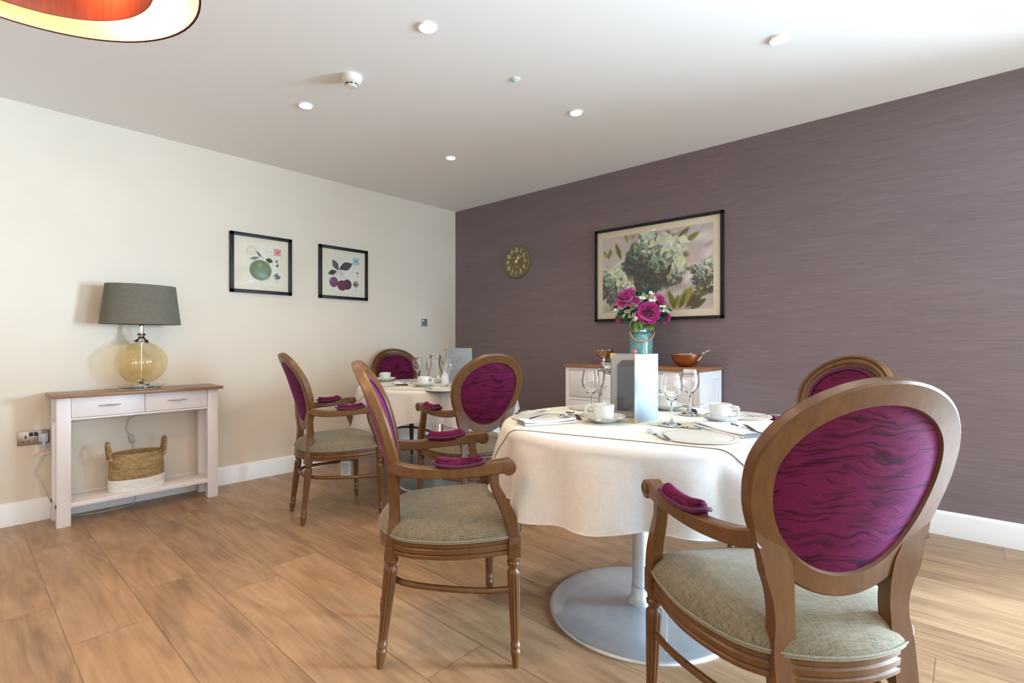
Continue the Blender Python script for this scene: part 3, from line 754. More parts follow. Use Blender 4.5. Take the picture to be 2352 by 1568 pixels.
# jugs
def jug(loc, rz, label):
    t = thing('water_jug', label, 'jug', loc, rz, 'glass water jugs')
    pr = [(.0001, 0), (.048, 0), (.054, .004), (.060, .03), (.059, .06), (.050, .10), (.040, .135), (.036, .165), (.037, .185), (.043, .195), (.045, .205), (.045, .215), (.0425, .217), (.0415, .205), (.034, .19), (.0325, .165), (.0365, .135), (.0465, .10), (.0555, .06), (.0565, .03), (.050, .009), (.0001, .007)]
    MB().lathe(pr, 44, caps=False).build('jug_body', GLASS, t, 60)
    MB().tube(cr([(.037, 0, .185), (.060, 0, .195), (.080, 0, .170), (.080, 0, .12), (.066, 0, .085), (.056, 0, .075)], 6), .0065, 10, up=(0, 1, 0)).build('handle', GLASS, t)
    MB().lathe([(.047, .214), (.047, .222), (.040, .226), (.0001, .226)], 40, caps=False).build('lid', GLASS, t)
    return t
jug((-1.70, -3.005, Z), R_(90), 'tall clear glass water jug behind the grey menu on the nearer table')
jug((-1.205, -1.115, Z), R_(175), 'clear glass water jug with a lid on the far table')
# menus
def panel(m_, L, Hh, th): return m_
def menu(spine, near, far, label, logo=False):
    t = thing('menu_folder', label, 'menu', (spine[0], spine[1], Z), 0, 'grey menu folders standing open')
    out = []
    for k, e in enumerate((near, far)):
        dx, dy = e[0] - spine[0], e[1] - spine[1]; L = math.hypot(dx, dy); a = math.atan2(dy, dx); Mx = Matrix.Rotation(a, 4, 'Z')
        sgn = 1 if k == 0 else -1     # side the inside face is on (local y)
        HH = .276
        b = MB().box(0, L, -.0022, .0022, 0, HH, .0012).xf(Mx); cov = b.build('cover', GREYLEATH, t)
        # gold corners at the free edge
        gc = MB()
        for z0, z1, zz in ((0, .024, 0), (HH - .024, HH, HH)):
            for yy in (-.0030, .0022):
                tri = [(L + .0008, zz), (L + .0008, z1 if zz == 0 else z0), (L - .004, z1 if zz == 0 else z0), (L - .006, .006 if zz == 0 else HH - .006), (L - .024, .004 if zz == 0 else HH - .004), (L - .024, zz)]
                gc.prism(tri, yy, yy + .0008, 'y')
            gc.box(L - .0002, L + .0010, -.0030, .0030, z0, z1)
            gc.box(L - .022, L + .0010, -.0030, .0030, zz - .0006, zz + .0006)
        gc.xf(Mx).build('gold_corners', GOLD, cov)
        ys = -.0024 * sgn if k == 0 else .0024
        # inside lining, on the side facing the other cover
        oth = far if k == 0 else near
        nx, ny = -S(a), K(a); sd = 1 if (oth[0] - spine[0]) * nx + (oth[1] - spine[1]) * ny > 0 else -1
        y0, y1 = (.0022, .0027) if sd > 0 else (-.0027, -.0022)
        MB().box(.004, L - .006, y0, y1, .006, HH - .006).xf(Mx).build('lining', MENUIN, cov)
        c = .022; x0, x1, z0, z1 = .012, L - .028, .028, HH - .028
        y2, y3 = (.0027, .0032) if sd > 0 else (-.0032, -.0027)
        MB().prism([(x0, z0), (x1, z0), (x1, z1 - c), (x1 - c, z1), (x0, z1)], y2, y3, 'y').xf(Mx).build('dark_page', MENUDK, cov)
        if k == 1:
            y4 = (.006 if sd > 0 else -.006)
            MB().add([(x, y4 + .10 * (0 if sd > 0 else 0) , z) for x, z in ((.006, .02), (L - .012, .012), (L - .012, HH - .06), (.006, HH - .045))], [(0, 1, 2, 3)]).xf(Mx).build('plastic_film', PLAST, cov)
        if logo and k == 0:
            yo = -.0024 if sd > 0 else .0024
            lg = MB()
            q = MB().tube([(-.006, 0, .012), (.002, 0, .02), (.010, 0, .030), (.008, 0, .022), (.000, 0, .012)], .0012, 6); lg.add(q.v, q.f)
            for zz, ww in ((0, .030), (-.007, .016)): lg.box(-ww, ww, -.0004, .0004, zz, zz + .0018)
            lg.xf(Mx @ Matrix.Translation((L * .5, yo, HH * .68))).build('crest', GOLD, cov)
    MB().tube([(0, 0, 0), (0, 0, .276)], .0030, 10).build('spine', GREYLEATH, t)
    return t
menu((-1.789, -3.282), (-1.962, -3.268), (-1.862, -3.100), 'grey menu folder with gold corners standing open on the nearer table')
def W2(lat, tt):
    c_, s_ = K(R_(41.92)), S(R_(41.92)); return (-3.793 + tt * c_ + lat * s_, -4.256 + tt * s_ - lat * c_)
menu((-1.165, -1.221), (-1.085, -1.408), (-1.01, -1.186), 'pale grey menu folder with a gold crest on the far table', True)

# ------------------------------------------------------------------ vases and flowers
def leaf_mb(L, W_, bend=.3, n=8):
    m = MB(); rows = []
    for i in range(n + 1):
        k = i / n; w_ = max(.0004, W_ * S(PI * k ** .8) ** .9); z = bend * L * (k * k) * -1 + .0; rows.append([(-w_, L * k, z + w_ * .35), (-w_ * .5, L * k, z + w_ * .1), (0, L * k, z), (w_ * .5, L * k, z + w_ * .1), (w_, L * k, z + w_ * .35)])
    return m.grid(rows)
def orient(m, pos, direction, roll=0):
    q = Vector(direction).normalized().to_track_quat('Y', 'Z'); m.xf(Matrix.Translation(pos) @ q.to_matrix().to_4x4() @ Matrix.Rotation(roll, 4, 'Y')); return m
def petal(L, W_, cup, ruf, rnd, n=6):
    rows = []; ph = rnd.uniform(0, 6)
    for i in range(n + 1):
        k = i / n; w_ = W_ * (.18 + .82 * S(min(1, k * 1.15) * PI / 2)) * (1 if k < .85 else .88); row = []
        for j in range(7):
            u = -1 + j / 3; z = cup * L * (k ** 1.6) * .9 + cup * .35 * W_ * u * u + ruf * (k ** 2) * S(u * 5 + ph); y = L * k * (1 - .10 * u * u) + ruf * .5 * S(4 * u + ph) * k ** 3
            row.append((u * w_, y, z))
        rows.append(row)
    return MB().grid(rows)
def peony_mb(r, seed):
    rnd = random.Random(seed); m = MB()
    for lay, (n, el, L, W_, cup) in enumerate(((7, -15, 1.0, .46, .35), (8, 12, .98, .44, .5), (8, 35, .86, .38, .55), (8, 55, .70, .32, .5), (7, 72, .52, .25, .4), (6, 84, .36, .2, .3))):
        for k in range(n):
            a = 2 * PI * (k + lay * .41) / n + rnd.uniform(-.15, .15); e = R_(el + rnd.uniform(-8, 8))
            p = petal(r * L * rnd.uniform(.88, 1.08), r * W_, cup, r * .07, rnd)
            p.xf(Matrix.Translation((0, 0, .02 * r * lay)) @ Matrix.Rotation(a, 4, 'Z') @ Matrix.Rotation(e, 4, 'X')); m.add(p.v, p.f)
    return m
def face(m, pos, direction):
    q = Vector(direction).normalized().to_track_quat('Z', 'Y'); m.xf(Matrix.Translation(pos) @ q.to_matrix().to_4x4()); return m
VP = Vector((-.22, -2.385, .9175)); 
def teal():
    m = mat('teal_crackle_glass', (.10, .30, .32), .12, 0, Coat_Weight=.8); g = G(m)
    v = g.N('ShaderNodeTexVoronoi'); g.L(g.co((1, 1, .6)), v.inputs['Vector']); v.inputs['Scale'].default_value = 120; n = g.noise(g.co((1, 1, .25)), 14, 4)
    g.L(g.ramp(g.M('ADD', g.M('MULTIPLY', v.outputs[0], .6), g.M('MULTIPLY', n, .7)), [(.35, (.035, .17, .19)), (.6, (.12, .36, .38)), (.85, (.38, .55, .52))]), g.b.inputs['Base Color'])
    g.b.inputs['Transmission Weight'].default_value = .15; return m
t = thing('flower_vase', 'teal crackled glass jar vase with a rope handle on the sideboard', 'vase', tuple(VP))
MB().lathe([(.0001, 0), (.076, 0), (.086, .006), (.088, .02), (.088, .225), (.084, .242), (.066, .253), (.060, .262), (.060, .282), (.064, .288), (.060, .290), (.056, .286), (.056, .262), (.078, .24), (.084, .22), (.084, .02), (.0001, .008)], 48, caps=False).build('jar', teal(), t, 55)
MB().lathe([(.0625, .258), (.0655, .259), (.0655, .266), (.0625, .267)], 40, caps=False).build('collar', CHROME, t)
rp = []
fwd = Vector((-K(R_(35)), -S(R_(35)), 0)); sd_ = Vector((S(R_(35)), -K(R_(35)), 0))
for i in range(60):
    a = PI * i / 59; rp.append(tuple(sd_ * (.090 * K(a)) + fwd * (.062 + .034 * S(a)) + Vector((0, 0, .255 - .072 * S(a)))))
ROPE = noisy('jute_rope', (.42, .26, .13), (.62, .43, .25), (1, 1, 1), 220, .85, .4)
rope = MB()
for s3 in range(3):
    pts = []
    for i, p in enumerate(rp):
        a = i * .9 + s3 * 2 * PI / 3; pts.append((p[0] + .0032 * K(a) * fwd.x, p[1] + .0032 * K(a) * fwd.y, p[2] + .0032 * S(a)))
    rope.tube(pts, .0036, 6)
rope.build('rope_handle', ROPE, t)
mouth = VP + Vector((0, 0, .275))
cv = Vector((-.83, -.43, 0)).normalized(); rt = Vector((.43, -.83, 0)).normalized(); rt = Vector((.5, -.866, 0))
def flpos(r_, u_, f_): return VP + rt * r_ + Vector((0, 0, u_ + .085)) - Vector((rt.y, -rt.x, 0)) * 0 + Vector((-.866, -.5, 0)) * f_
def stem_mb(p0, p1, r_=.0022): 
    mid = (p0 + p1) / 2 + Vector((0, 0, .01)); return MB().tube([tuple(x) for x in cr([p0, mid, p1], 5)], r_, 6)
PEO = [(-.100, .400, .05, .090, (-.5, -.1, .75), 'large magenta peony at the upper left of the bouquet'),
       (.045, .305, .085, .086, (-.85, -.5, .35), 'large magenta peony at the front centre of the bouquet'),
       (.115, .395, .01, .066, (.0, -.8, .6), 'magenta peony at the upper right of the bouquet'),
       (.165, .285, .01, .052, (.1, -1, .15), 'small magenta peony at the lower right of the bouquet'),
       (-.155, .275, .02, .040, (-.9, .8, -.3), 'small magenta peony at the lower left of the bouquet')]
for i, (a, b, f_, r_, dr, lab) in enumerate(PEO):
    p = flpos(a, b, f_); t = thing('peony', lab, 'flower', tuple(p), 0, 'peonies in the sideboard vase')
    loc0 = Vector((0, 0, 0)); face(peony_mb(r_, i + 3), (0, 0, 0), dr).build('petals', PEONY, t, 80)
    stem_mb(mouth - p + Vector((0, 0, -.06)), Vector(dr).normalized() * -.01).build('stem', LIME, t)
LV = [(.035, .455, .02, (.1, -.1, 1), .050, .020, GREEN), (-.005, .445, .03, (-.3, .2, 1), .050, .020, GREEN), (.025, .39, .09, (-.6, -.6, .5), .055, .017, GREEN),
      (-.125, .32, .05, (-.6, .5, -.2), .075, .028, GREEN), (-.09, .31, .07, (-.5, .3, -.6), .075, .026, GREEN), (-.14, .29, .06, (-.7, .5, -.5), .060, .022, LIME), (-.06, .26, .08, (-.6, .2, -.6), .06, .02, GREEN),
      (.145, .315, .05, (.2, -1, -.1), .070, .022, GREEN), (.10, .265, .07, (-.2, -1, -.1), .065, .022, GREEN), (.12, .345, .05, (.1, -1, .2), .06, .018, GREEN),
      (-.035, .250, .085, (-.9, -.3, -1.4), .095, .018, LIME), (-.01, .255, .085, (-.9, -.9, -1.2), .07, .016, LIME), (-.06, .255, .085, (-.9, .3, -1.0), .06, .016, LIME), (.05, .225, .085, (-.8, -1.0, -.8), .07, .02, LIME), (.06, .47, .0, (.3, -.2, 1), .06, .024, GREEN), (-.03, .45, .0, (-.2, .4, 1), .06, .022, GREEN), (-.02, .33, .03, (-.8, .1, .1), .08, .030, GREEN), (.10, .33, .02, (-.8, -.5, .1), .08, .030, GREEN), (-.08, .35, .02, (-.8, .3, .0), .08, .030, GREEN), (.03, .40, .0, (-.8, -.2, .4), .08, .030, GREEN), (.02, .25, .04, (-.8, -.3, -.2), .08, .03, GREEN), (-.16, .36, .02, (-.4, .8, .1), .06, .022, GREEN), (.18, .33, .0, (.3, -1, .2), .06, .022, GREEN), (.13, .29, .02, (-.5, -.8, -.2), .08, .03, GREEN), (-.05, .33, .06, (-.7, .1, -.4), .06, .022, GREEN), (.0, .36, .02, (-.3, -.3, .8), .06, .02, GREEN)]
for i, (a, b, f_, dr, L, W_, mt) in enumerate(LV):
    p = flpos(a, b, f_); t = thing('leaf_spray', 'green leaf spray in the bouquet on the sideboard', 'foliage', tuple(p), 0, 'leaf sprays in the sideboard bouquet')
    m = MB()
    for q in range(3 if i % 2 else 2):
        dd = Vector(dr).normalized() + Vector((.35 * S(q * 2.1 + i), .35 * K(q * 2.1 + i), .2 * (q - 1))) * (q > 0); l = orient(leaf_mb(L * (1 - .12 * q), W_), (0, 0, 0), dd, q * .5); m.add(l.v, l.f)
    m.build('leaves', mt, t, 80); stem_mb(mouth - p + Vector((0, 0, -.05)), Vector((0, 0, 0)), .0016).build('stem', LIME, t)
WF = [(.085, .435, .05, 9, 'white blossom cluster at the top right of the bouquet'), (-.175, .33, .03, 6, 'white blossom cluster at the left edge of the bouquet'), (.165, .345, .05, 8, 'white blossom cluster at the right edge of the bouquet'),
      (.005, .40, .07, 5, 'white blossom cluster between the two large peonies'), (-.055, .275, .10, 6, 'white blossom cluster below the large left peony')]
for i, (a, b, f_, n, lab) in enumerate(WF):
    rnd = random.Random(i + 20); p = flpos(a, b, f_); t = thing('white_blossom', lab, 'flower', tuple(p), 0, 'white blossoms in the sideboard vase'); m = MB(); st = MB()
    for k in range(n):
        c0 = Vector((rnd.uniform(-.022, .022), rnd.uniform(-.022, .022), rnd.uniform(-.038, .038)))
        for q in range(5):
            pe = petal(.0145, .008, .3, .0003, rnd, 3); pe.xf(Matrix.Rotation(q * 2 * PI / 5, 4, 'Z') @ Matrix.Rotation(.3, 4, 'X'))
            face(pe, c0, (-.8 + rnd.uniform(-.5, .5), -.5 + rnd.uniform(-.5, .5), .4)); m.add(pe.v, pe.f)
        s4 = MB().tube([(0, 0, -.03), tuple(c0)], .0008, 4); st.add(s4.v, s4.f)
    m.build('petals', WHITEF, t, 80); q = stem_mb(mouth - p + Vector((0, 0, -.05)), Vector((0, 0, -.03)), .0015); st.add(q.v, q.f); st.build('stem', LIME, t)
# bud vases with carnations on both tables
def budvase(loc, label): 
    t = tag(MB().lathe([(.0001, 0), (.024, 0), (.026, .003), (.027, .02), (.030, .05), (.029, .062), (.020, .085), (.0125, .105), (.0105, .125), (.0135, .150), (.0125, .151), (.0095, .125), (.0001, .12)], 8, caps=False).build('bud_vase', CERAM, None, 20), label, 'vase', 'white bud vases', loc); return t
def carn(loc, r_, h, lean, label, seed):
    t = thing('carnation', label, 'flower', loc, 0, 'pink carnations'); rnd = random.Random(seed); m = MB()
    tip = Vector((lean[0], lean[1], h))
    for k in range(22):
        pe = petal(r_ * rnd.uniform(.7, 1), r_ * .4, .3, r_ * .12, rnd, 4); pe.xf(Matrix.Translation(tip) @ Matrix.Rotation(k * 2.4, 4, 'Z') @ Matrix.Rotation(R_(10 + 3.2 * k), 4, 'X')); m.add(pe.v, pe.f)
    m.build('petals', PINK, t, 80)
    st = MB().tube([tuple(x) for x in cr([(0, 0, -.02), (lean[0] * .4, lean[1] * .4, h * .5), tuple(tip)], 5)], .0016, 6)
    st.lathe([(.0015, -.016), (.0045, -.010), (.005, 0)], 10, tuple(tip)); 
    st.build('stem', LIME, t)
    lf = MB()
    for k in range(5):
        l = orient(leaf_mb(.03, .004), (lean[0] * .6, lean[1] * .6, h * (.3 + .14 * k)), (K(k * 2.2), S(k * 2.2), .9)); lf.add(l.v, l.f)
    lf.build('leaves', LIME, t)
budvase((-1.80, -3.155, Z), 'white ceramic bud vase behind the grey menu on the nearer table')
carn((-1.80, -3.155, Z + .13), .017, .145, (.01, -.02), 'pink carnation peeping over the grey menu on the nearer table', 1)
budvase((-1.339, -1.387, Z), 'white ceramic bud vase with carnations on the far table')
carn((-1.339, -1.387, Z + .13), .016, .145, (.012, .004), 'taller pink carnation in the far table bud vase', 2)
carn((-1.343, -1.383, Z + .13), .012, .055, (-.016, .016), 'shorter pink carnation in the far table bud vase', 3)

# ------------------------------------------------------------------ console table with its things
t = thing('console_table', 'narrow white console table with oak top, two drawers and low shelf', 'table', (-2.935, -.165, 0))
def bx(*a, b=.0015): return MB().box(*a, b)
bx(-.455, .455, -.150, .145, .765, .785, b=.003).build('table_top', OAK, t)
for x in (-.431, .366):
    for y in (-.115, .078): bx(x, x + .065, y, y + .055, 0, .765).build('leg', WHITEP, t)
ap = bx(-.37, .37, -.085, .12, .635, .765); ap.box(-.37, .37, -.107, -.085, .629, .640); ap.box(-.43, -.37, -.06, .10, .635, .765); ap.box(.37, .43, -.06, .10, .635, .765)
ap.build('carcass', WHITEP, t)
bx(-.431, .431, -.112, .128, .108, .135).build('shelf', WHITEP, t)
for x0, x1 in ((-.364, .0), (.003, .364)):
    dr = bx(x0, x1, -.109, -.086, .642, .763, b=.002).build('drawer', WHITEP, t)
    cx = (x0 + x1) / 2; hp_ = [(cx + u * .055, -.111 - .016 * K(u * PI / 2) , .706 + .0 * u) for u in [-1 + k / 8 for k in range(17)]]
    MB().tube(hp_, [(.0045 + .002 * K(u * PI / 2), .002 + .003 * K(u * PI / 2)) for u in [-1 + k / 8 for k in range(17)]], 10, up=(0, 0, 1)).build('handle', HANDLE, dr)
# table lamp
LX, LY, LZ = -2.93, -.165, .7855
t = thing('table_lamp', 'table lamp with amber glass globe and oval taupe shade on the console', 'lamp', (LX, LY, LZ))
MB().lathe([(.0001, .0), (.125, .0), (.127, .003), (.125, .006), (.0001, .006)], 48, sy=.72).build('base_plate', CHROME, t)
MB().lathe([(.0001, .006), (.124, .006), (.126, .010), (.126, .022), (.123, .026), (.0001, .026)], 48, sy=.72).build('acrylic_base', ACRYL, t)
MB().lathe([(.05, .026), (.052, .034), (.038, .042), (.024, .052), (.024, .060), (.018, .066), (.0001, .068)], 32).build('foot', CHROME, t)
gl = []
for k in range(33):
    a = -PI / 2 + PI * k / 32
    r_ = .148 * K(a); z_ = .175 + .140 * S(a)
    if r_ >= .022: gl.append((r_, z_))
MB().lathe(gl, 56, caps=False).build('glass_globe', AMBER, t, 60)
MB().tube([(0, 0, .06), (0, 0, .32)], .0045, 10).build('rod', CHROME, t)
MB().lathe([(.046, .305), (.048, .312), (.040, .322), (.024, .332), (.018, .345), (.022, .352), (.026, .358), (.022, .366), (.014, .370), (.012, .44), (.0001, .44)], 32).build('neck', CHROME, t)
TAUPE = noisy('taupe_shade_fabric', (.125, .108, .078), (.145, .127, .093), (1, 1, 1), 60, .8)
sh = MB().lathe([(.225, .428), (.195, .688), (.191, .688), (.221, .428), (.225, .428)], 72, sy=.60, caps=False).build('lamp_shade', TAUPE, t, 60)
MB().tube([(-.19, 0, .60), (.19, 0, .60)], .003, 6).tube([(0, 0, .44), (0, 0, .60)], .003, 6).build('shade_carrier', CHROME, sh)
CABLE = rglass('clear_cable', (.8, .78, .72), .3)
CABLE = mat('translucent_flex', (.55, .52, .46), .35)
c = MB().tube(cr([(-2.90, -.03, .60), (-2.965, -.02, .575), (-2.98, -.012, .50), (-2.96, -.012, .46), (-2.945, -.012, .40), (-2.93, -.022, .20), (-2.93, -.022, .10), (-2.95, -.06, .012), (-3.02, -.10, .004), (-3.15, -.11, .004), (-3.28, -.05, .004), (-3.345, -.022, .05), (-3.40, -.018, .22), (-3.43, -.010, .30), (-3.40, -.010, .38), (-3.375, -.015, .42), (-3.39, -.03, .49)], 8), .0028, 7)
o = tag(c.build('lamp_cable', CABLE), 'thin translucent lamp flex trailing behind the console to the socket', 'cable')
b = MB().box(-.011, .011, -.008, .008, -.030, .030, .004); b.xf(Matrix.Translation((-2.953, -.014, .435)) @ Matrix.Rotation(R_(-14), 4, 'Y')); b.build('inline_switch', mat('clear_grey_plastic', (.45, .43, .4), .3), o)
# basket
def basket():
    t = thing('basket', 'oval woven seagrass basket with white painted base on the console shelf', 'basket', (-2.955, -.165, .1352))
    def wallp(z0, z1, n, r0, r1):
        out = []; inn = []
        for k in range(n * 6 + 1):
            z = z0 + (z1 - z0) * k / (n * 6); q = (z) / .26; rr = r0 + (r1 - r0) * q; out.append((rr + .0028 * abs(S(PI * k / 6)), z)); inn.append((rr - .010 + .002 * abs(S(PI * k / 6)), z))
        return out, inn
    o1, i1 = wallp(0, .082, 9, .165, .168); o2, i2 = wallp(.082, .262, 18, .165, .160)
    def rope_mat(name, c1, c2):
        m = mat(name, c1, .85); g = G(m); n = g.noise(g.co((60, 60, 260)), 1.0, 4, .65, .6); n2 = g.noise(g.co((9, 9, 30)), 1, 3)
        g.L(g.ramp(g.M('ADD', g.M('MULTIPLY', n, .7), g.M('MULTIPLY', n2, .3)), [(.36, c1), (.62, c2)]), g.b.inputs['Base Color']); g.bump(n, .6, .003); return m
    SG = rope_mat('seagrass', (.13, .065, .02), (.52, .36, .17)); WR = rope_mat('white_rope', (.72, .70, .66), (.9, .88, .86))
    m = MB().lathe(o2 + i2[::-1], 72, sy=.62, caps=False); bd = m.build('basket_wall', SG, t, 60)
    m = MB().lathe([(.0001, 0)] + o1 + i1[::-1][:-2] + [(.0001, .012)], 72, sy=.62, caps=False); m.build('white_base', WR, t, 60)
    for sx in (-1, 1):
        m = MB(); pth = cr([(sx * .158, -.040, .225), (sx * .164, -.040, .27), (sx * .168, -.033, .315), (sx * .170, 0, .345), (sx * .168, .033, .315), (sx * .164, .040, .27), (sx * .158, .040, .225)], 6)
        for s3 in range(3):
            q = []
            for i, p in enumerate(pth):
                a = i * 1.0 + s3 * 2 * PI / 3; q.append((p.x + .006 * K(a), p.y, p.z + .0)) if False else q.append((p.x + .0058 * K(a), p.y + .004 * S(a), p.z + .004 * S(a)))
            m.tube(q, .0072, 7)
        m.build('handle', SG, t)
    for o in t.children:
        for v in o.data.vertices: v.co *= .91
basket()
# socket with plug
t = thing('wall_socket', 'brushed steel double wall socket left of the console', 'socket', (-3.441, 0, .512))
SOCK = mat('bronze_steel', (.34, .30, .26), .35, 1)
MB().box(-.073, .073, -.007, 0, -.043, .043, .003).build('faceplate', SOCK, t)
for x in (-.036, .036):
    m = MB().box(-.004 + x, .004 + x, -.0075, -.0068, -.002, .016); m.box(x - .018, x - .006, -.0075, -.0068, -.022, -.016); m.box(x + .006, x + .018, -.0075, -.0068, -.022, -.016); m.build('pin_slots', BLACK, t)
for x in (-.012, .010): MB().box(x - .009, x + .009, -.011, -.0068, .010, .034, .002).build('rocker_switch', BLACK, t)
t = thing('plug', 'clear plastic plug with pink paper label in the wall socket', 'plug', (-3.400, -.007, .512))
CLEARP = mat('frosted_plastic', (.62, .68, .72), .2, 0, Transmission_Weight=.3)
MB().box(-.023, .023, -.034, -.001, -.028, .024, .007).build('plug_body', CLEARP, t)
MB().tube([(0, -.022, -.02), (.004, -.024, -.055), (.012, -.022, -.075)], [.010, .007, .004], 10).build('cable_guard', CLEARP, t)
m = MB(); rows = [[(x, -.02 + .008 * S(x * 60), z + x * .12) for x in [-.030 + k * .0085 for k in range(8)]] for z in (-.092, -.110)]
m.grid(rows); m.grid([[(a, b_ - .0006, c_) for a, b_, c_ in r_] for r_ in rows]); m.build('paper_label', mat('pink_paper', (.85, .55, .62), .7), t)
# light switch / key plate
t = thing('control_plate', 'small square grey-green control plate on the pale wall near the corner', 'switch', (-.450, 0, 1.300))
MB().box(-.045, .045, -.012, 0, -.045, .045, .003).build('back_box', WHITEPL, t)
MB().box(-.036, .043, -.0135, -.0119, -.040, .040, .001).build('faceplate', mat('grey_green_plate', (.24, .30, .26), .35, .4), t)
MB().lathe([(.010, 0), (.010, .003), (.0001, .004)], 20).xf(Matrix.Translation((-.012, -.0135, .018)) @ Matrix.Rotation(PI / 2, 4, 'X')).build('button', WHITEPL, t)
MB().lathe([(.005, 0), (.0001, .001)], 12).xf(Matrix.Translation((-.010, -.0135, -.018)) @ Matrix.Rotation(PI / 2, 4, 'X')).build('key_hole', BLACK, t)

# ------------------------------------------------------------------ sideboard
SBX, SY0, SY1, SH = -.425, -2.935, -1.80, .917
t = thing('sideboard', 'white sideboard with oak top and drawers against the mauve wall', 'sideboard', (0, 0, 0))
t.location = (-.22, -2.35, 0); ox, oy = -.22, -2.35
def sb(x0, x1, y0, y1, z0, z1, b=.0015): return MB().box(x0 - ox, x1 - ox, y0 - oy, y1 - oy, z0, z1, b)
sb(SBX - .012, -.018, SY0, SY1, .893, SH, .003).build('top', OAKY, t)
ca = sb(SBX + .022, -.02, SY0 + .02, SY1 - .02, .06, .893)
for y in (SY0 + .02, SY1 - .055, (SY0 + SY1) / 2 - .0175): ca.box(SBX - ox, SBX + .022 - ox, y - oy, y + .035 - oy, .06, .893)
for z in (.872, .635, .36, .06): ca.box(SBX + .0012 - ox, SBX + .021 - ox, SY0 + .03 - oy, SY1 - .03 - oy, z - (0 if z == .06 else 0), z + .021)
ca.build('carcass', WHITEP, t)
# shaker side panel
sp_ = MB()
for a in ((SBX + .0, SBX + .055), (-.075, -.02)): sp_.box(a[0] - ox, a[1] - ox, SY0 + .012 - oy, SY0 + .0205 - oy, .06, .893)
sp_.box(SBX + .055 - ox, -.075 - ox, SY0 + .012 - oy, SY0 + .0205 - oy, .835, .893); sp_.box(SBX + .055 - ox, -.075 - ox, SY0 + .012 - oy, SY0 + .0205 - oy, .06, .12)
sp_.build('end_panel', mat('white_paint_lit_blue', (.80, .80, .82), .42), t)  # white paint with the blue of the window light put into its colour
ymid = (SY0 + SY1) / 2
for (y0, y1) in ((SY0 + .058, ymid - .021), (ymid + .021, SY1 - .058)):
    for z0, z1 in ((.659, .869), (.384, .632), (.084, .357)):
        dr = sb(SBX + .001, SBX + .02, y0, y1, z0, z1, .002).build('drawer', WHITEP, t)
        cy = (y0 + y1) / 2 - oy; cz = (z0 + z1) / 2; us = [-1 + k / 8 for k in range(17)]
        MB().tube([(SBX - ox - .001 - .018 * K(u * PI / 2), cy + u * .06, cz) for u in us], [(.0045 + .002 * K(u * PI / 2), .002 + .003 * K(u * PI / 2)) for u in us], 10, up=(0, 0, 1)).build('handle', HANDLE, dr)
for x in (SBX + .01, -.075):
    for y in (SY0 + .025, SY1 - .08): sb(x, x + .05, y, y + .05, 0, .062).build('foot', WHITEP, t)
# lobed pedestal dish
t = thing('pedestal_dish', 'small polished metal pedestal dish with a scalloped rim on the sideboard', 'dish', (-.27, -2.085, .9175))
BRONZE = mat('polished_bronze', (.62, .42, .30), .12, 1); NICK = mat('polished_nickel', (.78, .72, .68), .08, 1)
MB().lathe([(.0001, 0), (.034, 0), (.036, .004), (.028, .010), (.024, .020), (.027, .024), (.016, .030), (.014, .040), (.020, .046), (.012, .050)], 36, caps=False).build('stem', NICK, t, 50)
rows = []
for r_, z in [(.012, .048), (.035, .056), (.052, .072), (.060, .095), (.066, .112), (.064, .112), (.057, .095), (.048, .074), (.032, .060), (.0005, .055)]:
    rows.append([((1.22 * r_ * (1 + .07 * (z > .06) * K(8 * 2 * PI * i / 64))) * K(2 * PI * i / 64), (1.22 * r_ * (1 + .07 * (z > .06) * K(8 * 2 * PI * i / 64))) * S(2 * PI * i / 64), z + (.006 * K(8 * 2 * PI * i / 64) if z > .1 else 0)) for i in range(64)])
MB().grid(rows, closev=True).build('bowl', NICK, t, 60)
# oval copper bowl with antler handle
t = thing('copper_bowl', 'hammered copper bowl with silver branch handle at the right of the sideboard', 'bowl', (-.20, -2.735, .9175), R_(-62))
COPP = noisy('hammered_copper', (.50, .20, .08), (.66, .31, .14), (1, 1, 1), 45, .22, .5, .003, metal=1)
MB().lathe([(.0001, 0), (.040, 0), (.068, .012), (.093, .042), (.108, .082), (.110, .090), (.106, .088), (.090, .044), (.065, .016), (.0001, .006)], 56, sx=1.0, sy=.9, caps=False).build('bowl_body', COPP, t, 60)
MB().tube([(.1095 * K(2 * PI * i / 48), .0985 * S(2 * PI * i / 48), .090) for i in range(48)], .0025, 6, closed=True).build('rim', NICK, t)
m = MB(); 
for pts in ([(.085, -.05, .03), (.115, -.03, .062), (.150, -.01, .098), (.175, .01, .088)], [(.115, -.03, .062), (.128, -.045, .085), (.150, -.05, .10)], [(.14, -.015, .088), (.158, .01, .108), (.165, .03, .10)], [(.085, .05, .035), (.118, .03, .065), (.150, -.005, .095)], [(.118, .03, .065), (.13, .045, .088), (.15, .05, .085)], [(.150, -.01, .098), (.17, -.025, .105), (.185, -.01, .095)]):
    m.tube(cr([(x - .012, y, z + .012) for x, y, z in pts], 4), [.0065 - .0025 * k / ((len(pts) - 1) * 4) for k in range((len(pts) - 1) * 4 + 1)], 7)
m.build('branch_handle', CHROME, t)

